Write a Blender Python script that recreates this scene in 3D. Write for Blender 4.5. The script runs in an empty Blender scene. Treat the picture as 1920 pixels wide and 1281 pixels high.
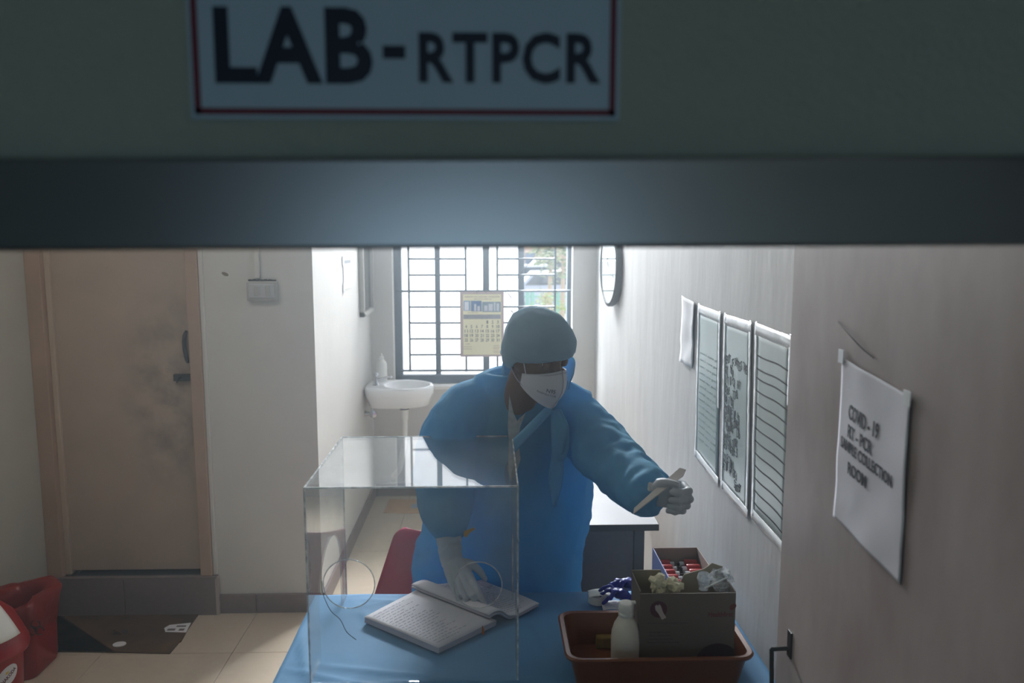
import bpy, bmesh, math, random
from mathutils import Vector, Matrix, noise
random.seed(7)
C = bpy.context.scene.collection
SC = bpy.context.scene
PI = math.pi
# ---------------------------------------------------------------- camera
H = 1.9
PITCH, YAW = math.radians(7.25), math.radians(-1.61)
cd = bpy.data.cameras.new('camera'); cam = bpy.data.objects.new('camera', cd); C.objects.link(cam)
cam.location = (0, 0, H); cam.rotation_euler = (math.radians(90) - PITCH, 0, YAW)
cd.sensor_width = 36; cd.lens = 28.0; cd.clip_start = .02; cd.clip_end = 400
cd.dof.use_dof = True; cd.dof.focus_distance = 2.75; cd.dof.aperture_fstop = 3.2
SC.camera = cam
RM = cam.rotation_euler.to_matrix()
F = 28.0 / 36 * 1920
# ---------------------------------------------------------------- light
w = bpy.data.worlds.new('world'); SC.world = w; w.use_nodes = True
wn = w.node_tree; wn.nodes.clear()
wo = wn.nodes.new('ShaderNodeOutputWorld'); bg = wn.nodes.new('ShaderNodeBackground')
bg.inputs[0].default_value = (.86, .94, 1.0, 1); bg.inputs[1].default_value = 7.0
wn.links.new(bg.outputs[0], wo.inputs[0])
def portal(name, loc, rot, sx, sy):
    l = bpy.data.lights.new(name, 'AREA'); l.shape = 'RECTANGLE'; l.size = sx; l.size_y = sy
    l.cycles.is_portal = True
    o = bpy.data.objects.new(name, l); C.objects.link(o); o.location = loc; o.rotation_euler = rot
portal('window_portal', (-.03, 6.12, 2.0), (math.radians(-90), 0, 0), 1.35, 2.4)
portal('corridor_portal', (-.12, -2.62, 1.6), (math.radians(90), 0, 0), 1.2, .8)
l = bpy.data.lights.new('left_fill_light', 'AREA'); l.shape = 'RECTANGLE'; l.size = 1.1; l.size_y = .3; l.energy = 9; l.color = (1, .93, .85)  # unseen fill light added over the left front of the room
o = bpy.data.objects.new('left_fill_light', l); C.objects.link(o); o.location = (-1.45, 2.7, 2.86)
l = bpy.data.lights.new('sky_fill', 'AREA'); l.shape = 'RECTANGLE'; l.size = 2.4; l.size_y = 1.5; l.energy = 1750; l.color = (.92, .97, 1)  # area light added outside above the window to brighten the room
o = bpy.data.objects.new('sky_fill', l); C.objects.link(o); o.location = (0, 7.1, 3.75); o.rotation_euler = (math.radians(-58), 0, 0)
SC.view_settings.view_transform = 'Standard'; SC.view_settings.look = 'None'
SC.view_settings.gamma = 1; SC.view_settings.exposure = 0.0; SC.view_settings.use_curve_mapping = False
SC.cycles.max_bounces = 14; SC.cycles.diffuse_bounces = 8; SC.cycles.transparent_max_bounces = 24
SC.cycles.sample_clamp_indirect = 6; SC.cycles.caustics_refractive = False

def P(px, py, Y=None, X=None, Z=None):
    d = RM @ Vector(((px - 960) / F, (640.5 - py) / F, -1))
    if Y is not None: t = Y / d.y
    elif X is not None: t = X / d.x
    else: t = (Z - H) / d.z
    return Vector((0, 0, H)) + d * t
# ---------------------------------------------------------------- materials
def lin(c):
    return tuple(((v / 255) / 12.92 if v <= 10 else (((v / 255) + .055) / 1.055) ** 2.4) for v in c)
MATS = {}
def mat(name, col, rough=.6, metal=0, spec=.5, var=0, vscale=8, vstretch=(1, 1, 1), bump=0, bscale=60, bstretch=(1, 1, 1),
        col2=None, emit=0, coat=0, trans=0, alpha=1):
    if name in MATS: return MATS[name]
    m = bpy.data.materials.new(name); m.use_nodes = True; n = m.node_tree; b = n.nodes['Principled BSDF']
    c = lin(col) if max(col) > 1.001 else col
    b.inputs['Base Color'].default_value = (*c, 1); b.inputs['Roughness'].default_value = rough
    b.inputs['Metallic'].default_value = metal; b.inputs['Specular IOR Level'].default_value = spec
    b.inputs['Coat Weight'].default_value = coat; b.inputs['Transmission Weight'].default_value = trans
    b.inputs['Alpha'].default_value = alpha
    tc = n.nodes.new('ShaderNodeTexCoord')
    if var or col2:
        mp = n.nodes.new('ShaderNodeMapping'); mp.inputs['Scale'].default_value = vstretch
        nz = n.nodes.new('ShaderNodeTexNoise'); nz.inputs['Scale'].default_value = vscale; nz.inputs['Detail'].default_value = 6
        nz.inputs['Roughness'].default_value = .6
        cr = n.nodes.new('ShaderNodeValToRGB'); cr.color_ramp.elements[0].position = .32; cr.color_ramp.elements[1].position = .68
        c2 = lin(col2) if col2 else tuple(v * (1 - var) for v in c)
        cr.color_ramp.elements[0].color = (*c2, 1); cr.color_ramp.elements[1].color = (*c, 1)
        n.links.new(tc.outputs['Object'], mp.inputs[0]); n.links.new(mp.outputs[0], nz.inputs[0])
        n.links.new(nz.outputs[0], cr.inputs[0]); n.links.new(cr.outputs[0], b.inputs['Base Color'])
    if bump:
        mp = n.nodes.new('ShaderNodeMapping'); mp.inputs['Scale'].default_value = bstretch
        nz = n.nodes.new('ShaderNodeTexNoise'); nz.inputs['Scale'].default_value = bscale; nz.inputs['Detail'].default_value = 4
        bp = n.nodes.new('ShaderNodeBump'); bp.inputs['Strength'].default_value = bump; bp.inputs['Distance'].default_value = .01
        n.links.new(tc.outputs['Object'], mp.inputs[0]); n.links.new(mp.outputs[0], nz.inputs[0])
        n.links.new(nz.outputs[0], bp.inputs['Height']); n.links.new(bp.outputs[0], b.inputs['Normal'])
    if emit:
        b.inputs['Emission Color'].default_value = (*c, 1); b.inputs['Emission Strength'].default_value = emit
    MATS[name] = m; return m
def thin_fabric(name, col, tr=.3, rough=.8, var=.1, bump=.15, col2=None, tcol=None, bscale=25):
    m = mat(name, col, rough, spec=.25, var=var, vscale=14, bump=bump, bscale=bscale, col2=col2)
    n = m.node_tree; b = n.nodes['Principled BSDF']; out = n.nodes['Material Output']
    t = n.nodes.new('ShaderNodeBsdfTranslucent'); t.inputs[0].default_value = (*lin(tcol or col), 1)
    mx = n.nodes.new('ShaderNodeMixShader'); mx.inputs[0].default_value = tr
    n.links.new(b.outputs[0], mx.inputs[1]); n.links.new(t.outputs[0], mx.inputs[2]); n.links.new(mx.outputs[0], out.inputs[0])
    return m
def acrylic(name, haze=.05, tint=(.97, .98, .98), scale=6, rough=.0, rf=1.0):
    m = bpy.data.materials.new(name); m.use_nodes = True; n = m.node_tree; n.nodes.clear()
    out = n.nodes.new('ShaderNodeOutputMaterial'); tr = n.nodes.new('ShaderNodeBsdfTransparent'); tr.inputs[0].default_value = (*tint, 1)
    gl = n.nodes.new('ShaderNodeBsdfGlossy'); gl.inputs['Roughness'].default_value = rough
    fr = n.nodes.new('ShaderNodeFresnel'); fr.inputs[0].default_value = 1.49
    # front side reflects; the back side of each slab uses the same air-to-plastic factor
    geo = n.nodes.new('ShaderNodeNewGeometry'); 
    ior = n.nodes.new('ShaderNodeMix'); ior.data_type = 'FLOAT'; ior.inputs[2].default_value = 1.49; ior.inputs[3].default_value = 1 / 1.49
    n.links.new(geo.outputs['Backfacing'], ior.inputs[0]); 
    fr.inputs[0].default_value = 1.49
    n.links.new(ior.outputs[0], fr.inputs[0])
    # on the back face Fresnel inverts the ior; giving 1/1.49 there keeps it at the air-side value
    mx = n.nodes.new('ShaderNodeMixShader'); n.links.new(fr.outputs[0], mx.inputs[0])
    n.links.new(tr.outputs[0], mx.inputs[1]); n.links.new(gl.outputs[0], mx.inputs[2])
    df = n.nodes.new('ShaderNodeBsdfDiffuse'); df.inputs[0].default_value = (.8, .82, .84, 1)
    tc = n.nodes.new('ShaderNodeTexCoord'); nz = n.nodes.new('ShaderNodeTexNoise'); nz.inputs['Scale'].default_value = scale; nz.inputs['Detail'].default_value = 8
    mr = n.nodes.new('ShaderNodeMapRange'); mr.inputs[1].default_value = .35; mr.inputs[2].default_value = .75
    mr.inputs[3].default_value = haze * .4; mr.inputs[4].default_value = haze * 1.8
    n.links.new(tc.outputs['Object'], nz.inputs[0]); n.links.new(nz.outputs[0], mr.inputs[0])
    m2 = n.nodes.new('ShaderNodeMixShader'); n.links.new(mr.outputs[0], m2.inputs[0])
    n.links.new(mx.outputs[0], m2.inputs[1]); n.links.new(df.outputs[0], m2.inputs[2]); n.links.new(m2.outputs[0], out.inputs[0])
    MATS[name] = m; return m
# ---------------------------------------------------------------- object helpers
ROOT = {}
def prop(o, label=None, cat=None, group=None, kind=None):
    for k, v in (('label', label), ('category', cat), ('group', group), ('kind', kind)):
        if v: o[k] = v
    return o
def thing(name, label, cat, loc=(0, 0, 0), group=None):
    o = bpy.data.objects.new(name, None); C.objects.link(o); o.location = loc; o.empty_display_size = .05
    ROOT[o] = Vector(loc); return prop(o, label, cat, group)
def struct_root(name, loc=(0, 0, 0)):
    o = bpy.data.objects.new(name, None); C.objects.link(o); o.location = loc; ROOT[o] = Vector(loc); return prop(o, kind='structure')
def link_mesh(name, me, m, parent=None):
    if m is not None:
        for mm in (m if isinstance(m, (list, tuple)) else [m]): me.materials.append(mm)
    if parent is not None: off = ROOT[parent]
    else:
        xs = [v.co for v in me.vertices]
        off = Vector(((min(v.x for v in xs) + max(v.x for v in xs)) / 2, (min(v.y for v in xs) + max(v.y for v in xs)) / 2, min(v.z for v in xs)))
    me.transform(Matrix.Translation(-off))
    o = bpy.data.objects.new(name, me); C.objects.link(o)
    if parent is not None: o.parent = parent; ROOT[o] = off
    else: o.location = off; ROOT[o] = off
    return o
def obj(name, bm, m, parent=None, smooth=False):
    me = bpy.data.meshes.new(name); 
    bmesh.ops.recalc_face_normals(bm, faces=bm.faces[:]) if not getattr(bm, 'keep', False) else None
    bm.to_mesh(me); bm.free()
    if smooth:
        for p in me.polygons: p.use_smooth = True
        if smooth != 'all':
            try: me.set_sharp_from_angle(angle=math.radians(40))
            except Exception: pass
    return link_mesh(name, me, m, parent)
def tag(o, label, cat, group=None): return prop(o, label, cat, group)
def struct(name, bm, m, parent=None):
    o = obj(name, bm, m, parent)
    if parent is None: o['kind'] = 'structure'
    return o
def bx(x0, x1, y0, y1, z0, z1, bev=0, bm=None, seg=2, rot=None):
    bm = bm or bmesh.new()
    r = bmesh.ops.create_cube(bm, size=1)['verts']
    c = Vector(((x0 + x1) / 2, (y0 + y1) / 2, (z0 + z1) / 2)); s = (abs(x1 - x0), abs(y1 - y0), abs(z1 - z0))
    for v in r: v.co = Vector((v.co.x * s[0], v.co.y * s[1], v.co.z * s[2]))
    if bev:
        es = list({e for v in r for e in v.link_edges})
        q = bmesh.ops.bevel(bm, geom=es, offset=bev, segments=seg, affect='EDGES', profile=.5)
        r = list({v for f in q['faces'] for v in f.verts} | {v for v in r if v.is_valid})
    for v in r:
        if rot is not None: v.co = rot @ v.co
        v.co += c
    return bm
def cyl(a, b, r0, r1=None, n=16, bm=None, cap=True):
    bm = bm or bmesh.new(); a, b = Vector(a), Vector(b); r1 = r0 if r1 is None else r1
    q = (b - a).to_track_quat('Z', 'Y').to_matrix().to_4x4(); 
    M = Matrix.Translation((a + b) / 2) @ q
    bmesh.ops.create_cone(bm, cap_ends=cap, segments=n, radius1=r0, radius2=r1, depth=(b - a).length, matrix=M)
    return bm
def ball(c, r, bm=None, n=16, sc=(1, 1, 1), R=None):
    bm = bm or bmesh.new()
    M = Matrix.Translation(Vector(c)) @ ((R.to_4x4() if R else Matrix.Identity(4)) @ Matrix.Diagonal((*sc, 1)))
    bmesh.ops.create_uvsphere(bm, u_segments=n, v_segments=max(6, n // 2), radius=r, matrix=M); return bm
def lathe(prof, c, n=32, bm=None, sx=1, sy=1, R=None):
    bm = bm or bmesh.new(); rings = []; c = Vector(c)
    for r, z in prof:
        ring = []
        for i in range(n):
            a = 2 * PI * i / n; v = Vector((math.cos(a) * r * sx, math.sin(a) * r * sy, z))
            if R is not None: v = R @ v
            ring.append(bm.verts.new(c + v))
        rings.append(ring)
    for a, b in zip(rings, rings[1:]):
        for i in range(n): bm.faces.new((a[i], a[(i + 1) % n], b[(i + 1) % n], b[i]))
    if prof[0][0] > 1e-5: bm.faces.new(rings[0][::-1])
    if prof[-1][0] > 1e-5: bm.faces.new(rings[-1])
    bmesh.ops.remove_doubles(bm, verts=bm.verts[:], dist=1e-6)
    return bm
def spline(pts, k=6):
    P_ = [Vector(p) for p in pts]; out = []
    for i in range(len(P_) - 1):
        p0 = P_[max(i - 1, 0)]; p1 = P_[i]; p2 = P_[i + 1]; p3 = P_[min(i + 2, len(P_) - 1)]
        for j in range(k):
            t = j / k
            out.append(.5 * ((2 * p1) + (p2 - p0) * t + (2 * p0 - 5 * p1 + 4 * p2 - p3) * t * t + (3 * p1 - p0 - 3 * p2 + p3) * t ** 3))
    out.append(P_[-1]); return out
def tube(pts, rad, n=12, bm=None, k=5, up=(0, 0, 1), flat=1.0, cap=True, smooth=True):
    """tapered tube; rad a number, a list, or a list of (width, depth) along up-perpendicular frame"""
    bm = bm or bmesh.new()
    R_ = rad if isinstance(rad, (list, tuple)) else [rad] * len(pts)
    R_ = [(r, r * flat) if not isinstance(r, (list, tuple)) else r for r in R_]
    if smooth and len(pts) > 2:
        q = spline([Vector(p) for p in pts], k); rr = [v for v in spline([Vector((r[0], r[1], 0)) for r in R_], k)]
    else: q = [Vector(p) for p in pts]; rr = [Vector((r[0], r[1], 0)) for r in R_]
    rings = []; N = None
    for i, p in enumerate(q):
        t = (q[min(i + 1, len(q) - 1)] - q[max(i - 1, 0)]).normalized()
        if N is None:
            u = Vector(up); N = (u - t * u.dot(t))
            if N.length < 1e-4: N = Vector((1, 0, 0)) - t * t.x
            N.normalize()
        else:
            N = (N - t * N.dot(t)).normalized()
        B = t.cross(N)
        rings.append([bm.verts.new(p + B * math.cos(2 * PI * j / n) * rr[i].x + N * math.sin(2 * PI * j / n) * rr[i].y) for j in range(n)])
    for a, b in zip(rings, rings[1:]):
        for i in range(n): bm.faces.new((a[i], a[(i + 1) % n], b[(i + 1) % n], b[i]))
    if cap: bm.faces.new(rings[0][::-1]); bm.faces.new(rings[-1])
    return bm
def loft(rings, bm=None, cap=True, close=True):
    bm = bm or bmesh.new(); V = [[bm.verts.new(p) for p in r] for r in rings]; n = len(V[0])
    for a, b in zip(V, V[1:]):
        for i in range(n if close else n - 1): bm.faces.new((a[i], a[(i + 1) % n], b[(i + 1) % n], b[i]))
    if cap: bm.faces.new(V[0][::-1]); bm.faces.new(V[-1])
    return bm
def prism(poly, axis, a, b, bm=None):
    """extrude a 2D polygon along axis ('x','y','z') from a to b"""
    bm = bm or bmesh.new()
    def mk(p, t):
        return {'x': (t, p[0], p[1]), 'y': (p[0], t, p[1]), 'z': (p[0], p[1], t)}[axis]
    A = [bm.verts.new(mk(p, a)) for p in poly]; B = [bm.verts.new(mk(p, b)) for p in poly]; n = len(poly)
    bm.faces.new(A[::-1]); bm.faces.new(B)
    for i in range(n): bm.faces.new((A[i], A[(i + 1) % n], B[(i + 1) % n], B[i]))
    return bm
def rrect(x0, x1, y0, y1, r, k=6):
    out = []
    for cx, cy, a0 in ((x1 - r, y1 - r, 0), (x0 + r, y1 - r, 90), (x0 + r, y0 + r, 180), (x1 - r, y0 + r, 270)):
        for i in range(k + 1):
            a = math.radians(a0 + 90 * i / k); out.append((cx + r * math.cos(a), cy + r * math.sin(a)))
    return out
def sheet(f, nu, nv, th=.0006, bm=None):
    """f(u,v)->Vector; a thin closed sheet"""
    bm = bm or bmesh.new(); g = [[Vector(f(i / nu, j / nv)) for j in range(nv + 1)] for i in range(nu + 1)]
    if th == 0:
        V = [[bm.verts.new(p) for p in r] for r in g]
        for i in range(nu):
            for j in range(nv): bm.faces.new((V[i][j], V[i + 1][j], V[i + 1][j + 1], V[i][j + 1]))
        return bm
    def nrm(i, j):
        a = g[min(i + 1, nu)][j] - g[max(i - 1, 0)][j]; b = g[i][min(j + 1, nv)] - g[i][max(j - 1, 0)]
        c = a.cross(b); return c.normalized() if c.length > 1e-12 else Vector((0, 0, 1))
    T = [[bm.verts.new(g[i][j] + nrm(i, j) * th / 2) for j in range(nv + 1)] for i in range(nu + 1)]
    U = [[bm.verts.new(g[i][j] - nrm(i, j) * th / 2) for j in range(nv + 1)] for i in range(nu + 1)]
    for i in range(nu):
        for j in range(nv):
            bm.faces.new((T[i][j], T[i + 1][j], T[i + 1][j + 1], T[i][j + 1])); bm.faces.new((U[i][j], U[i][j + 1], U[i + 1][j + 1], U[i + 1][j]))
    for i in range(nu):
        for j, s in ((0, 1), (nv, -1)):
            bm.faces.new((T[i][j], U[i][j], U[i + 1][j], T[i + 1][j]))
    for j in range(nv):
        for i in (0, nu): bm.faces.new((T[i][j], T[i][j + 1], U[i][j + 1], U[i][j]))
    return bm
FONTC = {}
def text_bm(s, bold=0.0, ext=.002, mapf=None, w=1, h=1, bm=None, spacing=1.0):
    """letters as a mesh, scaled so their box is w x h, lower-left at the origin, then mapf(x, y, depth)"""
    key = (s, bold, spacing)
    if key not in FONTC:
        cu = bpy.data.curves.new('t', 'FONT'); cu.body = s; cu.size = 1; cu.extrude = .02; cu.offset = bold; cu.space_character = spacing; cu.resolution_u = 3
        o = bpy.data.objects.new('t', cu); C.objects.link(o); dg = bpy.context.evaluated_depsgraph_get(); dg.update()
        me = bpy.data.meshes.new_from_object(o.evaluated_get(dg)); bpy.data.objects.remove(o); bpy.data.curves.remove(cu)
        FONTC[key] = ([v.co.copy() for v in me.vertices], [tuple(p.vertices) for p in me.polygons]); bpy.data.meshes.remove(me)
    vs, fs = FONTC[key]; bm = bm or bmesh.new()
    x0 = min(v.x for v in vs); x1 = max(v.x for v in vs); y0 = min(v.y for v in vs); y1 = max(v.y for v in vs)
    V = [bm.verts.new(mapf((v.x - x0) / (x1 - x0) * w, (v.y - y0) / (y1 - y0) * h, ext if v.z > 0 else 0)) for v in vs]
    for f in fs:
        try: bm.faces.new([V[i] for i in f])
        except ValueError: pass
    return bm
def remeshed(name, bm, m, parent, voxel=.006, smooth_it=6, disp=None):
    me = bpy.data.meshes.new('tmp'); bmesh.ops.recalc_face_normals(bm, faces=bm.faces[:]); bm.to_mesh(me); bm.free()
    o = bpy.data.objects.new('tmp', me); C.objects.link(o)
    r = o.modifiers.new('r', 'REMESH'); r.mode = 'VOXEL'; r.voxel_size = voxel
    s = o.modifiers.new('s', 'SMOOTH'); s.iterations = smooth_it; s.factor = .5
    dg = bpy.context.evaluated_depsgraph_get(); dg.update()
    out = bpy.data.meshes.new_from_object(o.evaluated_get(dg)); bpy.data.objects.remove(o); bpy.data.meshes.remove(me)
    out.name = name
    if disp:
        ns = [v.normal.copy() for v in out.vertices]
        for v, nn in zip(out.vertices, ns): v.co = v.co + nn * disp(v.co, nn)
        out.update()
    for p in out.polygons: p.use_smooth = True
    return link_mesh(name, out, m, parent)
# ================================================================ SETTING
M_wall = mat('painted_plaster', (204, 202, 198), .5, spec=.4, var=.07, vscale=2.2, bump=.25, bscale=7, bstretch=(1, 1, .6))
M_wallR = mat('streaky_plaster', (188, 187, 187), .55, spec=.3, var=.13, vscale=3, vstretch=(3, 3, .6), bump=.25, bscale=8, bstretch=(2, 2, .6))
M_wallG = mat('grey_green_plaster', (186, 184, 174), .6, var=.08, vscale=3, bump=.2, bscale=9)
M_wallE = mat('entrance_plaster', (165, 172, 160), .7, var=.06, vscale=4, bump=.3, bscale=120)
M_ceil = mat('ceiling_paint', (205, 204, 200), .8)
M_tile = mat('floor_tile', (200, 186, 168), .22, spec=.5, var=.06, vscale=30)
M_grout = mat('grout', (70, 62, 55), .9)
M_skirt = mat('skirting_tile', (128, 116, 116), .35, var=.12, vscale=40)
M_door = mat('door_laminate', (178, 160, 144), .5, var=.12, vscale=3, bump=.05)
M_frame = mat('door_frame_paint', (172, 148, 130), .5, var=.12, vscale=5)
M_black = mat('black_metal', (22, 23, 26), .35, spec=.5)
M_steel = mat('blue_grey_painted_steel', (72, 88, 104), .4, spec=.5)
M_grille = mat('grille_paint', (62, 78, 92), .45)
M_beam = mat('glossy_blue_grey_enamel', (40, 50, 64), .5, spec=.5, coat=1, var=.45, vscale=5, vstretch=(1, 1, 2), bump=.06, bscale=18)
M_white = mat('white_plastic', (226, 226, 222), .35)
M_paper = mat('white_paper', (222, 222, 226), .8, var=.05, vscale=10)
M_ink = mat('black_ink', (20, 22, 28), .7)
WLX, WRX, WIX, WF, WB, WE = -2.24, .775, -.865, 3.93, 5.8, .78
CEIL = 3.35
# floor
fl = struct('floor', bx(-2.5, 1.0, -2.7, 6.0, -.12, -.006), M_grout)
tile_me = None
def tilebox(x0, x1, y0, y1): return bx(x0 + .0012, x1 - .0012, y0 + .0012, y1 - .0012, -.012, 0.0, .001, seg=1)
ys = [3.52 + .6 * k for k in range(-5, 5)]; xs = [-2.4 + .6 * k for k in range(0, 6)]
for x in xs:
    for y in ys:
        if y > 3.5 and x < -1.5 and y + .6 > 4.1: 
            if x + .6 < WIX and y >= 4.0: continue
        obj('tile', tilebox(max(x, -2.24), min(x + .6, .775), y, min(y + .6, 5.8)), M_tile, fl)
struct('floor_corridor', bx(-2.5, 1.0, -2.7, .5, -.006, -.001), mat('corridor_floor', (120, 110, 100), .4))
# walls
struct('wall_left', bx(-2.44, WLX, .9, 4.2, -.1, CEIL), M_wallG)
DX0, DX1 = -2.24, -1.405
bm = bx(DX1, WIX, WF, WF + .2, 0, CEIL); bx(DX0, DX1, WF, WF + .2, 2.22, CEIL, bm=bm); bx(DX0, DX1, WF + .12, WF + .2, 0, 2.22, bm=bm)
struct('wall_door_side', bm, M_wall)
struct('wall_inner_left', bx(WIX - .2, WIX, WF + .2, WB + .25, 0, CEIL), M_wall)
struct('wall_right', bx(WRX, WRX + .2, .3, WB + .25, 0, CEIL), M_wallR)
wx0, wx1, wz0, wz1 = -.705, .605, .838, 3.22
bm = bx(WIX, wx0, WB, WB + .22, 0, CEIL); bx(wx1, WRX, WB, WB + .22, 0, CEIL, bm=bm)
bx(wx0, wx1, WB, WB + .22, 0, wz0 - .03, bm=bm); bx(wx0, wx1, WB, WB + .22, wz1, CEIL, bm=bm)
struct('wall_back', bm, M_wall)
bm = bx(-2.44, -.80, WE, WE + .12, 0, CEIL); bx(-.80, .74, WE, WE + .12, 1.93, CEIL, bm=bm); bx(.74, WRX, WE, WE + .12, 0, CEIL, bm=bm)
struct('wall_entrance', bm, M_wallE)
struct('ceiling', bx(-2.44, 1.0, -2.7, 6.02, CEIL, CEIL + .1), M_ceil)
# corridor behind the viewer, with an unseen window added for fill and beam glow
struct('wall_corridor_left', bx(-2.2, -2.1, -2.7, WE, 0, CEIL), M_wallE)
struct('wall_corridor_right', bx(1.3, 1.4, -2.7, WE, 0, CEIL), M_wallE)
bm = bx(-2.1, -.72, -2.7, -2.6, 0, CEIL); bx(.48, 1.3, -2.7, -2.6, 0, CEIL, bm=bm); bx(-.72, .48, -2.7, -2.6, 0, 1.2, bm=bm); bx(-.72, .48, -2.7, -2.6, 2.0, CEIL, bm=bm)
struct('wall_corridor_back', bm, M_wallE)
cw = struct('corridor_fill_window', bx(-.72, .48, -2.66, -2.65, 1.2, 2.0), acrylic('tinted_glass', .0, (.52, .6, .66)))  # pane of the added window, tinted to weaken its fill
struct('ceiling_corridor', bx(.9, 1.4, -2.7, WE, CEIL, CEIL + .1), M_ceil)
struct('floor_corridor_side', bx(.95, 1.4, -2.7, WE, -.1, -.001), M_grout)
# door head of the entrance: frame member with a stepped lower lip, very slightly out of level
def tilt(bm, s=-.0055):
    for v in bm.verts: v.co.z += -s * v.co.x * -1 * -1 if False else s * -v.co.x
    return bm
e = struct('door_1', tilt(bx(-.86, .80, .745, .83, 1.892, 1.976, .004)), M_beam)
obj('stop_bead', tilt(bx(-.82, .76, .83, .87, 1.897, 1.93, .003)), M_beam, e)
obj('side_jamb', bx(-.86, -.78, .745, .83, 0, 1.89, .004), M_beam, e)
obj('side_jamb', bx(.745, .775, .745, .83, 0, 1.89, .004), M_beam, e)
M_beam.node_tree.nodes['Principled BSDF'].inputs['Coat IOR'].default_value = 3.3
M_beam.node_tree.nodes['Principled BSDF'].inputs['Coat Roughness'].default_value = .3
# skirting tiles
def skirt(name, pieces):
    r = struct_root(name)
    for p in pieces: obj('tile', bx(*p, .0015, seg=1), M_skirt, r)
skirt('baseboard_door_side', [(-1.39, -1.203, WF - .014, WF, 0, .1), (-1.2, -.868, WF - .014, WF, 0, .1)])
skirt('baseboard_left', [(WLX, WLX + .012, y, min(y + .597, 3.9), 0, .1) for y in (1.12, 1.72, 2.32, 2.92, 3.52)])
skirt('baseboard_inner_left', [(WIX, WIX + .012, y, min(y + .597, 5.8), 0, .1) for y in (3.93, 4.53, 5.13, 5.73)])
skirt('baseboard_back', [(x, min(x + .597, WRX), WB - .012, WB, 0, .1) for x in (-.853, -.256, .344)])
skirt('baseboard_right', [(WRX - .012, WRX, y, y + .597, 0, .1) for y in (1.9, 2.5, 3.1, 3.7, 4.3, 4.9)])
# raised step under the side door
st = struct_root('trim_1')
for x0, x1 in ((-2.215, -1.86), (-1.857, -1.4)): obj('tile', bx(x0, x1, WF - .03, WF - .015, 0, .197, .0015, seg=1), M_skirt, st)
obj('end_cap', bx(-1.4, -1.385, WF - .03, WF, 0, .2, .002), mat('step_edge', (170, 160, 155), .5), st)
obj('threshold', bx(-2.12, -1.47, WF - .005, WF + .12, .155, .2, .002), mat('dark_stone', (52, 55, 62), .3), st)
obj('ledge', bx(-2.22, -1.39, WF - .03, WF, .19, .205, .002), M_skirt, st)
# side door
d = struct_root('door_2')
obj('frame_jamb', bx(-2.24, -2.165, WF - .02, WF + .11, .205, 2.22, .004), M_frame, d)
obj('frame_stop', bx(-2.165, -2.14, WF + .015, WF + .11, .205, 2.22, .003), mat('frame_inner', (186, 168, 150), .5), d)
obj('frame_jamb', bx(-1.475, -1.415, WF - .02, WF + .11, .205, 2.22, .004), M_frame, d)
obj('frame_head', bx(-2.165, -1.475, WF - .02, WF + .11, 2.15, 2.22, .004), M_frame, d)
obj('plaster_edge', bx(-1.415, -1.392, WF - .012, WF + .02, .205, 2.3, .006), M_wall, d)
lf = obj('door_leaf', bx(-2.14, -1.478, WF + .035, WF + .075, .22, 2.15, .002), M_door, d)
# dirt around the handle belongs to the leaf: a noise-broken stain in object space
n = M_door.node_tree; b = n.nodes['Principled BSDF']; src = b.inputs['Base Color'].links[0].from_socket
tc = n.nodes.new('ShaderNodeTexCoord'); vs_ = n.nodes.new('ShaderNodeVectorMath'); vs_.operation = 'SUBTRACT'; vs_.inputs[1].default_value = (-1.60, WF + .03, 1.14)
sc_ = n.nodes.new('ShaderNodeVectorMath'); sc_.operation = 'MULTIPLY'; sc_.inputs[1].default_value = (3.6, 0, 1.7)
ln = n.nodes.new('ShaderNodeVectorMath'); ln.operation = 'LENGTH'
nz = n.nodes.new('ShaderNodeTexNoise'); nz.inputs['Scale'].default_value = 9; nz.inputs['Detail'].default_value = 6
mr = n.nodes.new('ShaderNodeMapRange'); mr.inputs[1].default_value = 1.0; mr.inputs[2].default_value = .1; mr.inputs[3].default_value = 0; mr.inputs[4].default_value = 1
mu = n.nodes.new('ShaderNodeMath'); mu.operation = 'MULTIPLY'
mr2 = n.nodes.new('ShaderNodeMapRange'); mr2.inputs[1].default_value = .35; mr2.inputs[2].default_value = .7; mr2.inputs[4].default_value = .75
mc = n.nodes.new('ShaderNodeMix'); mc.data_type = 'RGBA'; mc.inputs[7].default_value = (*lin((84, 70, 74)), 1)
n.links.new(tc.outputs['Object'], vs_.inputs[0]); n.links.new(vs_.outputs[0], sc_.inputs[0]); n.links.new(sc_.outputs[0], ln.inputs[0]); n.links.new(ln.outputs['Value'], mr.inputs[0])
n.links.new(tc.outputs['Object'], nz.inputs[0]); n.links.new(nz.outputs[0], mr2.inputs[0]); n.links.new(mr.outputs[0], mu.inputs[0]); n.links.new(mr2.outputs[0], mu.inputs[1])
n.links.new(mu.outputs[0], mc.inputs[0]); n.links.new(src, mc.inputs[6]); n.links.new(mc.outputs[2], b.inputs['Base Color'])
yh = WF + .03
bm = tube([P(349, 622, Y=yh), P(346, 632, Y=yh - .03), P(346, 650, Y=yh - .036), P(349, 668, Y=yh - .03), P(352, 679, Y=yh)], [.008, .011, .011, .011, .008], 10)
obj('handle', bm, M_black, d, True)
a = P(327, 701, Y=yh); b_ = P(358, 714, Y=yh)
bm = bx(a.x, b_.x, yh - .018, yh + .006, b_.z, a.z, .003); tube([P(340, 707, Y=yh - .02), P(334, 710, Y=yh - .03), P(332, 718, Y=yh - .03)], .005, 8, bm=bm)
obj('latch', bm, M_black, d, True)
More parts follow.
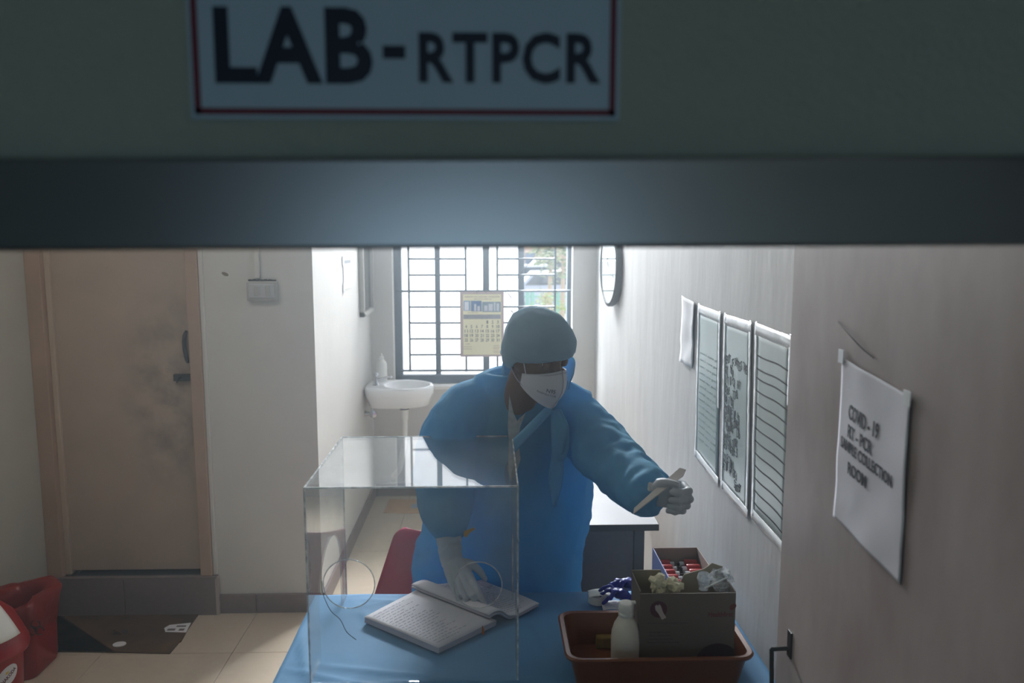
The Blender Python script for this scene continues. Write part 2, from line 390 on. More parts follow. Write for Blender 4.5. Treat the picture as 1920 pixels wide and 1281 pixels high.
# switch board and conduit
sw = thing('switch_board', 'white two-switch electrical board on the wall right of the wooden door', 'switch', P(494, 563, Y=WF))
a = P(464, 527, Y=WF); b_ = P(523, 564, Y=WF)
M_sw = mat('aged_switch_plastic', (170, 170, 168), .4)
obj('back_box', bx(a.x, b_.x, WF - .028, WF, b_.z, a.z, .006), M_sw, sw)
obj('cover_plate', bx(a.x + .012, b_.x - .012, WF - .034, WF - .026, b_.z + .016, a.z - .012, .004), mat('cover_plastic', (180, 182, 184), .35), sw)
for k in (.36, .72):
    cx = a.x + (b_.x - a.x) * k
    obj('rocker', bx(cx - .012, cx + .012, WF - .042, WF - .032, b_.z + .026, a.z - .022, .003, rot=Matrix.Rotation(math.radians(6), 3, 'X')), M_sw, sw)
g_ = bmesh.new()
for k in range(12):
    x = a.x + .015 + (b_.x - a.x - .03) * k / 11; bx(x - .006, x + .006, WF - .02, WF - .001, a.z, a.z + .006 + .006 * random.random(), bm=g_)
obj('plaster_gap', g_, mat('dark_gap', (45, 44, 44), .9), sw)
c = P(483, 525, Y=WF - .01)
tag(obj('cable_conduit', bx(c.x - .012, c.x + .012, WF - .02, WF, c.z + .008, CEIL, .003), M_wall), 'painted conduit strip running up the wall from the switch board', 'conduit')
c = P(422, 514, Y=WF)
chip = bmesh.new(); ball(c, .011, chip, 10, (1.7, .12, .8), Matrix.Rotation(.4, 3, 'Y')); tag(obj('plaster_scar', chip, mat('scar', (120, 112, 95), .9), smooth=True), 'small brownish paint scar on the wall beside the door frame', 'mark')
# ---------------------------------------------------------------- window
win = struct_root('window_1')
M_frost = mat('frosted_glass_glow', (238, 242, 248), .6)
nt = M_frost.node_tree; bb = nt.nodes['Principled BSDF']; bb.inputs['Emission Color'].default_value = (.93, .96, 1, 1); bb.inputs['Emission Strength'].default_value = 2.0  # emission stands in for daylight coming through the frosting
wy = WB + .13
obj('window_frame', bx(wx0 - .005, wx0 + .055, wy - .03, wy + .05, wz0, wz1, .004), M_steel, win)
obj('window_frame', bx(wx1 - .03, wx1 + .005, wy - .03, wy + .05, wz0, wz1, .004), M_steel, win)
obj('window_frame', bx(wx0, wx1, wy - .03, wy + .05, wz0 - .005, wz0 + .06, .004), M_steel, win)
obj('window_frame', bx(wx0, wx1, wy - .03, wy + .05, wz1 - .05, wz1, .004), M_steel, win)
def wxp(px, y=wy): return P(px, 560, Y=y).x
obj('added_transom_bar', bx(wx0, wx1, wy - .03, wy + .05, 2.57, 2.62, .004), M_steel, win)  # unseen transom with open gap above, added to admit extra light
obj('mullion', bx(wxp(905.5), wxp(917.5), wy - .035, wy + .04, wz0 + .05, wz1 - .05, .004), M_steel, win)
obj('sash_stile', bx(wxp(816, wy + .03), wxp(826, wy + .03), wy + .01, wy + .045, wz0 + .05, wz1 - .05, .003), M_steel, win)
obj('sash_stile', bx(wxp(971, wy + .03), wxp(982.5, wy + .03), wy - .01, wy + .045, wz0 + .05, wz1 - .05, .003), M_steel, win)
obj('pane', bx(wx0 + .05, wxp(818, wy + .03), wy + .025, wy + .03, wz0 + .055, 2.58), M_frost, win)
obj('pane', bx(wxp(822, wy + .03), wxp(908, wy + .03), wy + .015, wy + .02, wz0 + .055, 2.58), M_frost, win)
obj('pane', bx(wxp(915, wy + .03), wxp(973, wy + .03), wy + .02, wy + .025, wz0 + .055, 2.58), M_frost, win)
obj('window_sill', bx(wx0 - .0, wx1, WB - .015, WB + .22, wz0 - .03, wz0 - .004, .004), M_white, win)
# leaf decals on the frosted pane
for i, (px, py) in enumerate(((955, 553), (961, 585))):
    bm = bmesh.new(); c0 = P(px, py, Y=wy + .012)
    for k in range(4):
        ball(c0 + Vector((.008 * k - .01, 0, -.01 * k + .01)), .012, bm, 8, (1.2, .08, .35), Matrix.Rotation(.5 + .2 * k, 3, 'Y'))
    tag(obj('leaf_sticker', bm, mat('grey_sticker', (150, 155, 158), .6), smooth=True), ['upper grey leaf sticker on the frosted pane', 'lower grey leaf sticker on the frosted pane above the cap'][i], 'sticker', 'leaf stickers on the frosted pane')
# grille
gy = WB + .05
gr = thing('window_grille', 'dark blue-grey welded bar grille inside the window', 'grille', (-.05, gy, wz0))
def gx(px): return P(px, 560, Y=gy).x
def gz(py): return P(900, py, Y=gy).z
top = 2.6
for px in (767, 873.5, 932.5, 1040.5):
    obj('upright_bar', bx(gx(px) - .0075, gx(px) + .0075, gy - .006, gy + .006, gz(697), top, .001, seg=1), M_grille, gr)
rows_ = [485.5 - 29.85 * k for k in range(1, 5)] + [485.5, 515.7, 575.5, 605.3, 635, 664.6]
for py in rows_:
    if abs(py - 396) < 3: continue
    for a, b_ in ((767, 873.5), (932.5, 1040.5)):
        obj('cross_bar', cyl((gx(a), gy - .008, gz(py)), (gx(b_), gy - .008, gz(py)), .0072, n=8), M_grille, gr)
for py in (396, 545.7, 694):
    obj('long_bar', cyl((gx(743), gy - .014, gz(py)), (gx(1068), gy - .014, gz(py)), .008, n=8), M_grille, gr)
# black wire over the window
pts = [P(945, 552, Y=gy - .03), P(985, 502, Y=gy - .03), P(1015, 458, Y=gy - .03), P(1060, 385, Y=gy - .04)]
tag(obj('wire', tube(pts, .0028, 6), M_black, smooth=True), 'thin black wire slanting down behind the calendar across the window', 'wire')
# ---------------------------------------------------------------- calendar
cy = gy - .03
a = P(862, 547, Y=cy); b_ = P(945, 669, Y=cy)
def cp(px, py, d=0): p = P(px, py, Y=cy); return Vector((p.x, cy - .004 - d, p.z))
cal = thing('wall_calendar', 'wall calendar with photo strip and day grid hanging on the window grille', 'calendar', (P(903, 669, Y=cy).x, cy, b_.z))
obj('backing', bx(a.x, b_.x, cy - .002, cy + .004, b_.z, a.z, .001), mat('calendar_border', (178, 160, 158), .6), cal)
c1, c2 = cp(868, 552), cp(940, 665)
obj('page', bx(c1.x, c2.x, cy - .004, cy - .001, c2.z, c1.z), mat('calendar_page', (226, 222, 186), .7), cal)
def flat(px0, py0, px1, py1, col, name, d=.001):
    p, q = cp(px0, py0), cp(px1, py1)
    obj(name, bx(p.x, q.x, cy - .004 - d, cy - .003, q.z, p.z), mat('print_%d_%d_%d' % col, col, .6, var=.35, vscale=60), cal)
flat(869, 564, 882, 583, (120, 160, 200), 'picture'); flat(883, 564, 903, 584, (70, 110, 165), 'picture'); flat(904, 566, 939, 585, (120, 145, 165), 'picture')
flat(869, 590, 939, 598, (130, 132, 140), 'month_strip')
p, q = cp(871, 566), cp(879, 582); obj('picture', bx(p.x, q.x, cy - .0055, cy - .003, q.z, p.z), mat('tower_print', (220, 222, 230), .6), cal)
for x0, x1, y0 in ((889, 893, 570), (895, 900, 574), (908, 914, 573), (916, 924, 570), (926, 929, 567), (931, 936, 569)):
    p, q = cp(x0, y0), cp(x1, 583); obj('picture', bx(p.x, q.x, cy - .0056, cy - .003, q.z, p.z), mat('building_print', (190, 196, 205), .6), cal)
bm = bmesh.new(); day = 1
for r in range(5):
    for col in range(7):
        if r == 0 and col < 4: continue
        s = str(day); day += 1; cx = 874 + col * 9.9; y1 = 607 + r * 8.4; o_ = cp(cx - (2.7 if len(s) > 1 else 1.3), y1)
        text_bm(s, .02, .0006, lambda x, y, z, o_=o_: o_ + Vector((x, -z, y)), w=(.0235 if len(s) > 1 else .0115), h=.024, bm=bm)
obj('day_numbers', bm, mat('print_dark', (70, 78, 66), .7), cal)
bm = bmesh.new()
for (px, py, ww, hh, s) in ((871, 558, 65, 2.6, 'GOVERNMENT HEALTH AND FAMILY WELFARE CENTRE'), (888, 562, 34, 2.2, 'PUBLIC HEALTH LABORATORY'), (877, 587.5, 20, 1.8, 'HOSPITAL'), (873, 646, 8, 2, 'NOTES'), (925, 655, 11, 2, 'HOLIDAYS')):
    o_ = cp(px, py); text_bm(s, 0, .0006, lambda x, y, z, o_=o_: o_ + Vector((x, -z, y)), w=ww * 5.9 / F, h=hh * 5.9 / F, bm=bm)
for y in (650, 654): 
    p, q = cp(869, y), cp(885, y + .5); bx(p.x, q.x, cy - .0045, cy - .003, q.z, p.z, bm=bm)
for y in (648, 651, 658, 661):
    p, q = cp(925, y), cp(937, y + .5); bx(p.x, q.x, cy - .0045, cy - .003, q.z, p.z, bm=bm)
obj('small_print', bm, mat('print_brown', (120, 92, 84), .7), cal)['kind'] = 'stuff'
bm = tube([P(893, 549, Y=cy), P(902, 541, Y=cy - .02), P(912, 549, Y=cy)], .002, 6); obj('hanger', bm, M_black, cal)
# ---------------------------------------------------------------- outside
gd = struct('floor_outside_ground', bx(-40, 40, 6.1, 90, -.7, -.5), mat('pale_paving', (128, 126, 122), .9, var=.1, vscale=.5))
M_post = mat('pale_green_paint', (62, 100, 88), .6)
fe = thing('green_railing', 'pale green post railing outside the window', 'fence', (1, 15, -.5))
for px in (989, 998.5, 1046, 1055):
    q = P(px, 546, Y=15); obj('post', bx(q.x - .035, q.x + .035, 14.96, 15.04, -.5, q.z, .01), M_post, fe)
for py in (556, 575):
    q = P(1000, py, Y=15); obj('rail', bx(-2, 2.6, 14.98, 15.02, q.z - .02, q.z + .02), M_post, fe)
def bush(px, py, Y, r, sq, col, label, name='bush', cat='shrub', n=150, zb=None):
    c = P(px, py, Y=Y); rnd = random.Random(int(px)); 
    root = thing(name, label, cat, (c.x, Y, -.5))
    bm = bmesh.new()
    for i in range(n):
        v = Vector((rnd.gauss(0, 1), rnd.gauss(0, 1), rnd.gauss(0, 1))).normalized() * r * rnd.uniform(.3, 1)
        p = c + Vector((v.x, v.y, v.z * sq)); s = r * rnd.uniform(.07, .15)
        R = Matrix.Rotation(rnd.uniform(0, 6), 3, 'Z') @ Matrix.Rotation(rnd.uniform(-1.2, 1.2), 3, 'X')
        vv = [bm.verts.new(p + R @ Vector(q) * s) for q in ((-1, 0, 0), (0, -.5, .15), (1, 0, 0), (0, .5, .15), (0, 0, -.3))]
        for f in ((0, 1, 3), (1, 2, 3), (0, 4, 1), (1, 4, 2), (2, 4, 3), (3, 4, 0)): bm.faces.new([vv[k] for k in f])
    fo = obj('foliage', bm, mat('leaf_%s' % name + str(col[0]), col, .7, var=.3, vscale=3), root); fo['kind'] = 'stuff'
    obj('trunk', tube([(c.x, Y, -.52), (c.x + .05 * r, Y, c.z - r * sq * .3), (c.x, Y, c.z)], [.09 * r, .06 * r, .03 * r], 8), mat('bark', (110, 95, 80), .9), root, True)
bush(1000, 590, 12.5, .32, .7, (96, 108, 30), 'yellow-green bush below the railing left of the cap')
bush(1022, 562, 14.2, .22, .7, (104, 110, 36), 'small lime bush in front of the railing in the open window pane')
bush(1052, 590, 12.0, .28, 1.1, (92, 106, 24), 'bright lime bush at the right edge of the window')
bush(1053, 478, 13.2, .55, 1.5, (66, 74, 44), 'leafy olive tree filling the right edge of the window', 'tree', 'tree', 260)
bush(1030, 470, 24, .9, .9, (92, 98, 60), 'pale leafy tree behind the olive tree outside the window', 'tree', 'tree', 200)
bd = thing('far_building', 'pale peach building with blue-grey openings far outside the window', 'building', (3, 60, -.5))
p0, p1 = P(960, 458, Y=60), P(1062, 510, Y=60)
obj('wall', bx(p0.x, p1.x + 3, 60, 66, -.5, 6), mat('peach_wall', (124, 104, 92), .9), bd)
for (x0, y0, x1, y1) in ((985, 474, 1002, 484), (985, 487, 1002, 500), (1006, 488, 1016, 496), (1022, 468, 1040, 478)):
    q0, q1 = P(x0, y0, Y=59.9), P(x1, y1, Y=59.9)
    obj('window', bx(q0.x, q1.x, 59.85, 60.1, q1.z, q0.z), mat('blue_shade', (44, 56, 74), .6), bd)
q0, q1 = P(984, 498, Y=57), P(1017, 506, Y=57); obj('canopy', bx(q0.x, q1.x, 56, 60, q1.z, q0.z, .1), mat('blue_canopy', (34, 44, 66), .7), bd)
def car(px, py, Y, col, label, L=3.6):
    c = P(px, py, Y=Y); r = thing('parked_car', label, 'car', (c.x, Y, -.5), 'parked cars outside the window'); x = c.x
    prof = [(-.5, .28), (-.5, .7), (-.44, .85), (-.28, .9), (-.17, 1.35), (.2, 1.38), (.34, .95), (.48, .85), (.5, .6), (.5, .28)]
    obj('body', prism([(x + a * L, -.5 + b) for a, b in prof], 'y', Y - .8, Y + .8), mat('car%d' % col[0], col, .3), r)
    obj('side_window', prism([(x + a * L, -.5 + b) for a, b in ((-.24, .93), (-.15, 1.28), (.17, 1.3), (.28, .95))], 'y', Y - .82, Y - .79), mat('car_glass', (30, 36, 44), .1), r)
    for s in (-.32, .32):
        obj('wheel', cyl((x + s * L, Y - .86, -.22), (x + s * L, Y - .6, -.22), .29, n=16), mat('tyre', (35, 35, 38), .8), r)
car(1006, 530, 34, (120, 122, 126), 'white parked car farther from the window')
car(1030, 545, 27, (104, 108, 120), 'pale parked car nearest to the railing')
car(1024, 516, 44, (126, 120, 116), 'cream parked car farthest off outside the window')
bush(1023, 557, 14.6, .10, .8, (150, 44, 26), 'small orange-red flowering shrub at the railing', 'flowering_shrub', 'shrub', 60)
# ---------------------------------------------------------------- sink
M_cer = mat('white_ceramic', (236, 238, 240), .08, spec=.6)
M_chrome = mat('chrome', (190, 192, 196), .18, metal=1)
sk = thing('wash_basin', 'white ceramic wash basin on the inner left wall by the window', 'sink', (WIX + .2, 5.5, .5))
cx, cy_, zr = WIX + .235, 5.5, .902
def basin_ring(sx, sy, z, n=40, back=True, ox=0):
    r = []
    for i in range(n):
        a = 2 * PI * i / n; x = cx + ox + sx * math.cos(a); y = cy_ + sy * math.sin(a)
        if back and math.cos(a) < 0:
            x = cx + ox + sx * math.copysign(abs(math.cos(a)) ** .45, math.cos(a)); y = cy_ + sy * math.copysign(abs(math.sin(a)) ** .6, math.sin(a))
        r.append(Vector((max(x, WIX + .002), y, z)))
    return r
rings = [basin_ring(.10, .10, zr - .155), basin_ring(.205, .165, zr - .14), basin_ring(.222, .18, zr - .085), basin_ring(.235, .195, zr - .06), basin_ring(.238, .2, zr - .02), basin_ring(.232, .195, zr - .003), basin_ring(.222, .187, zr),
         basin_ring(.165, .165, zr - .001, back=False, ox=.052), basin_ring(.158, .158, zr - .01, back=False, ox=.052), basin_ring(.13, .13, zr - .06, back=False, ox=.052), basin_ring(.07, .07, zr - .1, back=False, ox=.052), basin_ring(.012, .012, zr - .108, back=False, ox=.052)]
obj('bowl', loft(rings), M_cer, sk, 'all')
tp = Vector((WIX + .075, 5.47, zr))
t_ = obj('tap', tube([tp, tp + Vector((0, 0, .03)), tp + Vector((0, 0, .062))], [.02, .014, .014], 14), M_chrome, sk, True)
obj('spout', tube([tp + Vector((0, 0, .035)), tp + Vector((.05, -.005, .05)), tp + Vector((.095, -.01, .062)), tp + Vector((.11, -.01, .052))], [.011, .009, .008, .009], 10), M_chrome, sk, True)
obj('tap_knob', lathe([(.0, .062), (.018, .062), (.02, .072), (.014, .082), (.018, .09), (0, .094)], tp, 8), M_chrome, sk)
dp = Vector((cx + .03, 5.5, zr))
obj('drain_collar', cyl(dp + Vector((0, 0, -.17)), dp + Vector((0, 0, -.155)), .034, n=20), M_white, sk, True)
obj('drain_ring', cyl(dp + Vector((0, 0, -.178)), dp + Vector((0, 0, -.17)), .033, n=20), mat('black_rubber', (30, 30, 32), .6), sk, True)
obj('drain_pipe', tube([dp + Vector((0, 0, -.178)), dp + Vector((0, 0, -.25)), dp + Vector((0, 0, -.26)), dp + Vector((-.005, 0, -.4)), dp + Vector((-.04, .02, -.6)), dp + Vector((-.1, .12, -.7))], [.028, .025, .02, .02, .02, .02], 14), M_white, sk, True)
vp_ = Vector((WIX, 5.42, zr - .19))
obj('stop_valve', tube([vp_, vp_ + Vector((.03, 0, 0)), vp_ + Vector((.05, 0, 0))], [.02, .011, .011], 12), M_chrome, sk, True)
obj('valve_wheel', lathe([(0, 0), (.026, 0), (.026, .02), (0, .024)], vp_ + Vector((.06, -.012, 0)), 8, R=Matrix.Rotation(math.radians(90), 3, 'X')), M_chrome, sk)
obj('supply_hose', tube([vp_ + Vector((.04, 0, 0)), vp_ + Vector((.045, .01, .02)), vp_ + Vector((.05, .02, .05))], .006, 8), M_chrome, sk, True)
bt = P(716, 702, Y=5.62); bt = Vector((bt.x, 5.62, zr))
so = thing('soap_bottle', 'white squeeze bottle standing on the back of the wash basin', 'bottle', bt)
obj('bottle_body', lathe([(0, 0), (.034, .001), (.037, .008), (.037, .12), (.034, .135), (.018, .155), (.014, .158)], bt, 24), M_white, so, True)
obj('bottle_cap', lathe([(.015, .156), (.016, .158), (.016, .178), (.008, .182), (.006, .2), (0, .202)], bt, 18), M_white, so, True)
# ---------------------------------------------------------------- mirror, papers, clock
y0, y1 = 5.27, 5.79; mz0, mz1 = P(675, 592, X=WIX).z, 1.96
mi = thing('wall_mirror', 'rectangular mirror in a silver-grey frame above the wash basin', 'mirror', (WIX, 5.5, mz0))
M_mf = mat('silver_frame', (168, 166, 160), .35, spec=.5, var=.1)
y0, y1 = P(676, 560, X=WIX + .01).y, 5.76
mz0 = P(676, 596, X=WIX + .01).z
for a in ((y0, y0 + .035, mz0, mz1), (y1 - .035, y1, mz0, mz1), (y0, y1, mz0, mz0 + .035), (y0, y1, mz1 - .035, mz1)):
    obj('frame_side', bx(WIX, WIX + .034, a[0], a[1], a[2], a[3], .006), M_mf, mi)
obj('mirror_glass', bx(WIX + .004, WIX + .014, y0 + .03, y1 - .03, mz0 + .03, mz1 - .03), mat('mirror_silver', (150, 158, 162), .12, metal=1, bump=.03, bscale=5), mi)
pn = thing('taped_notice', 'small white printed notice taped on the inner left wall before the mirror', 'paper', (WIX, 4.8, P(650, 541, X=WIX).z))
ya, yb = P(643, 510, X=WIX).y, P(658, 510, X=WIX).y; za, zb = P(650, 541, X=WIX).z, P(650, 483, X=WIX).z
obj('sheet', bx(WIX + .001, WIX + .004, ya, yb, za, zb), M_paper, pn)
obj('print_block', bx(WIX + .004, WIX + .0048, ya + .03, yb - .03, zb - .035, zb - .015), mat('grey_print', (140, 145, 150), .7), pn)
M_tape = mat('glossy_tape', (235, 238, 242), .16, spec=.9, alpha=.9)
for z in (za + .01, zb - .02): obj('tape', bx(WIX + .003, WIX + .006, ya - .03, ya + .015, z - .03, z + .03, .001), M_tape, pn)
# clock
ccz, ccy, cr = 1.735, 4.86, .238
ck = thing('wall_clock', 'round wall clock with thick black rim on the right wall', 'clock', (WRX, ccy, ccz - cr))
RX = Matrix.Rotation(math.radians(-90), 3, 'Y')
RX = (Matrix.Rotation(math.radians(4), 3, 'Z') @ RX)
obj('rim', lathe([(0, .004), (cr * .8, .004), (cr * .95, .012), (cr, .03), (cr, .05), (cr - .018, .056), (cr - .022, .046), (0, .046)], (WRX, ccy, ccz), 64, R=RX), mat('black_rim', (22, 21, 25), .6, spec=.15), ck, True)
obj('dial', lathe([(0, .046), (cr - .022, .0465), (cr - .022, .048), (0, .048)], (WRX, ccy, ccz), 64, R=RX), M_white, ck)
bm = bmesh.new()
for ang, L in ((35, .1), (-110, .15)):
    q = RX @ Vector((math.cos(math.radians(ang)) * L, math.sin(math.radians(ang)) * L, .051)); cyl(Vector((WRX, ccy, ccz)) + RX @ Vector((0, 0, .051)), Vector((WRX, ccy, ccz)) + q, .004, n=6, bm=bm)
obj('hands', bm, M_black, ck)
obj('cover_glass', lathe([(0, .0555), (cr - .02, .0548), (cr - .02, .053), (0, .0538)], (WRX, ccy, ccz), 64, R=RX), acrylic('clock_glass', .01, (.95, .97, .98)), ck, True)
# small blank paper and three taped posters on the right wall
def wall_sheet(name, X, quad, m, parent, th=.0006, amp=.002, nu=8, nv=16, off=.002, seed=0):
    TL, TR, BR, BL = [P(px, py, X=X) for px, py in quad]
    def f(u, v):
        p = (TL * (1 - u) + TR * u) * (1 - v) + (BL * (1 - u) + BR * u) * v
        return Vector((X - off - amp * (1 + noise.noise(Vector((u * 3 + seed, v * 4, 1.3)))), p.y, p.z))
    return obj(name, sheet(f, nu, nv, th), m, parent, 'all'), f
XW = WRX
o, f = wall_sheet('curled_paper', XW, ((1282, 554), (1306, 568), (1301, 690), (1278, 678)), M_paper, None, amp=.006)
tag(o, 'small blank curled paper stuck on the right wall left of the posters', 'paper')
M_p1 = mat('laminated_sheet', (160, 178, 180), .28, spec=.7, var=.12, vscale=4)
M_p3 = mat('laminated_chart', (168, 180, 180), .3, spec=.7, var=.18, vscale=3, vstretch=(1, 3, .3))
posters = [(((1312.5, 580), (1352, 596), (1347, 902), (1306.5, 849)), 'leftmost taped poster, plain grey-green sheet on the right wall', M_p1),
           (((1362, 599), (1410, 615), (1403, 962), (1356, 908)), 'middle taped poster with dark handwriting on the right wall', M_p1),
           (((1421, 617), (1486, 643), (1473, 1030), (1414, 963)), 'taped poster ruled with black lines nearest the open door', M_p3)]
for i, (q, lab, m_) in enumerate(posters):
    c = P(q[3][0], q[3][1], X=XW)
    r = thing('taped_poster', lab, 'poster', (XW, c.y, P(*q[2], X=XW).z), 'taped posters on the right wall')
    o, f = wall_sheet('sheet', XW, q, m_, r, amp=.0015, seed=i * 5)
    def strip(u0, v0, u1, v1, wd, seed, name='tape', m=M_tape, off=.0012, f=f, r=r, q=q):
        def g(a, b, u0=u0, v0=v0, u1=u1, v1=v1):
            u = u0 + (u1 - u0) * a; v = v0 + (v1 - v0) * a; p = f(min(max(u, 0), 1), min(max(v, 0), 1))
            TL, TR, BR, BL = [P(px, py, X=XW) for px, py in q]
            pp = (TL * (1 - u) + TR * u) * (1 - v) + (BL * (1 - u) + BR * u) * v
            s = (b - .5) * wd
            x = p.x - off - .001 * abs(noise.noise(Vector((a * 22, b * 3, seed)))) * 2
            return Vector((x, pp.y + (s if abs(v1 - v0) > abs(u1 - u0) else 0), pp.z + (0 if abs(v1 - v0) > abs(u1 - u0) else s)))
        obj(name, sheet(g, 40, 2, .0004), m, r, 'all')
    strip(-.05, 0, 1.05, 0, .035, i + 1); strip(-.05, 1, 1.05, 1, .03, i + 2)
    strip(0, -.04, 0, 1.03, .022, i + 3); strip(1, -.04, 1, (.55, .98, .3)[i], .022, i + 4)
    bm = bmesh.new(); TL, TR, BR, BL = [P(px, py, X=XW) for px, py in q]
    if i == 2:
        for k in range(14):
            v = (.135, .205, .255)[k] if k < 3 else .255 + (k - 2) * .0675
            def g(a, b, v=v): p = f(a, v + .004 * math.sin(a * 7)); return Vector((p.x - .0012, p.y, p.z + (b - .5) * .0045))
            sheet(g, 16, 1, .0004, bm=bm)
        obj('ruled_lines', bm, M_ink, r)
    elif i == 1:
        rnd = random.Random(3)
        words = [(.02, .25, 'REPORT OF SAMPLES TAKEN'), (.02, .31, 'Day  No.'), (.1, .37, 'RT - PCR  RAT'), (.05, .43, 'Date   TOTAL'), (.05, .49, '18 7 Mon'), (.02, .55, 'POSITIVE 12 45'), (.02, .6, 'NEGATIVE cases'), (.1, .645, 'pending   Lab'), (.02, .71, 'SAMPLES TODAY'), (.02, .76, 'SEND BEFORE 5'), (.02, .84, 'COLLECTION'), (.02, .89, 'at 10 AM Ward'), (.5, .94, 'Sister')]
        for u0, v0, s in words:
            for ci, ch in enumerate(s):
                if ch == ' ': continue
                u = u0 + .045 * ci * (1 if len(s) < 20 else .9)
                if u > .93: break
                o_ = f(u, v0 + .01 * math.sin(ci)); 
                text_bm(ch, .0, .0003, lambda x, y, z, o_=o_: Vector((o_.x - .0011 - z, o_.y - x, o_.z + y - x * .05)), w=.012, h=.024 + rnd.random() * .006, bm=bm)
        obj('handwriting', bm, mat('marker_ink', (40, 50, 60), .7), r)
    else:
        for k in range(14):
            o_ = f(.1, .3 + k * .045)
            text_bm('covid care guideline'[:14 + k % 5], 0, .0004, lambda x, y, z, o_=o_: Vector((o_.x - .0011 - z, o_.y - x, o_.z + y)), w=.24, h=.012, bm=bm)
        obj('faint_print', bm, mat('faint_ink', (140, 158, 160), .6), r)
# ---------------------------------------------------------------- open door leaf at right with its notice
LX = .715
dr = struct_root('door_3')
M_leaf = mat('worn_door_laminate', (168, 160, 158), .4, spec=.4, var=.18, vscale=2.2, vstretch=(1.6, 1.6, .7), col2=(142, 130, 128))
bm = bx(LX, LX + .038, .90, 1.862, .01, 2.1, .002)
obj('door_leaf', bm, M_leaf, dr)
X_ = LX - .04
bm = tube([P(1447, 1300, X=X_), P(1447, 1225, X=X_), P(1449, 1218, X=X_ + .002), P(1478, 1216, X=LX - .002)], .0055, 10, k=3)
hp = P(1482, 1210, X=LX)
bm2 = bx(LX - .004, LX + .001, hp.y - .012, hp.y + .012, hp.z - .03, hp.z + .035, .001)
obj('handle', bm, M_black, dr, True); obj('handle_plate', bm2, M_black, dr)
nt_ = thing('door_notice', 'white sheet with printed sample room notice taped to the open door', 'notice', (LX, 1.45, P(1690, 1095, X=LX).z))
o, f = wall_sheet('sheet', LX, ((1583, 670), (1712, 745), (1691, 1096), (1567, 968)), mat('notice_paper', (200, 200, 210), .75, var=.06, vscale=9), nt_, amp=.003, off=.0015, nu=32, nv=48)
bm = bmesh.new()
for s, (u0, v0, u1, v1) in (('COVID - 19', (.16, .245, .62, .335)), ('RT - PCR', (.17, .365, .55, .445)), ('SAMPLE COLLECTION', (.06, .465, .84, .535)), ('ROOM', (.2, .585, .48, .66))):
    def g(x, y, z, u0=u0, v0=v0, u1=u1, v1=v1):
        p = f(u0 + (u1 - u0) * x, v1 + (v0 - v1) * y); return Vector((p.x - .0011 - z, p.y, p.z))
    text_bm(s, .018, .0004, g, 1, 1, bm=bm)
obj('printed_text', bm, mat('notice_ink', (52, 54, 66), .7), nt_)
for u, v in ((0, 0), (.97, .02)):
    p = f(u, v); obj('tape', bx(p.x - .003, p.x - .001, p.y - .012, p.y + .012, p.z - .012, p.z + .016, .001), M_tape, nt_)
tag(obj('scratch_wire', tube([P(1572, 604, X=LX - .002), P(1596, 632, X=LX - .008), P(1618, 655, X=LX - .004), P(1638, 671, X=LX - .002)], .0012, 6), mat('dark_thread', (60, 58, 60), .7), smooth=True), 'short dark thread stuck on the open door above the notice', 'thread')
# ---------------------------------------------------------------- lab sign over the entrance
sy = WE
def sp(px, py): p = P(px, py, Y=sy); return p
sg = thing('lab_sign', 'pale sign with red border and dark LAB-RTPCR lettering above the doorway', 'sign', (sp(762, 218).x, sy, sp(762, 218).z))
a, b_ = sp(370, 216), sp(1157, -120)
obj('board', bx(a.x - .004, b_.x + .004, sy - .005, sy, a.z - .004, b_.z, .001), mat('sign_board', (176, 196, 212), .45), sg)
M_red = mat('sign_red', (110, 26, 42), .5)
bt_ = .0058
for c in ((a.x, b_.x, a.z, a.z + bt_), (a.x, a.x + bt_, a.z, b_.z), (b_.x - bt_, b_.x, a.z, b_.z)):
    obj('border', bx(c[0], c[1], sy - .0062, sy - .0045, c[2], c[3]), M_red, sg)
def put(s, x0, y0, x1, y1, bold, sp_=1.0):
    p, q = P(x0, y1, Y=sy - .005), P(x1, y0, Y=sy - .005)
    bm = text_bm(s, bold, .0012, lambda x, y, z: Vector((p.x + x, sy - .005 - z, p.z + y)), w=q.x - p.x, h=q.z - p.z, spacing=sp_)
    obj('lettering', bm, mat('sign_navy', (14, 22, 48), .5), sg)
put('LAB', 405, 14, 697, 156, .035, 1.1); put('-', 718, 86, 760, 110, .0); put('RTPCR', 786, 62, 1127, 156, .03, 1.1)
# ================================================================ FURNITURE AND THINGS
TZ = .76
M_cloth = mat('blue_drape_cloth', (92, 142, 184), .7, spec=.3, var=.08, vscale=3, bump=.2, bscale=14)
tb = thing('examination_table', 'work table hidden under the blue cloth', 'table', (.08, 2.15, 0))
obj('tabletop', bx(-.56, .735, 1.8, 2.475, .715, .7415, .003), mat('table_wood', (110, 84, 66), .5), tb)
for x in (-.52, .69):
    for y in (1.85, 2.43): obj('leg', bx(x - .02, x + .02, y - .02, y + .02, 0, .715, .003), M_black, tb)
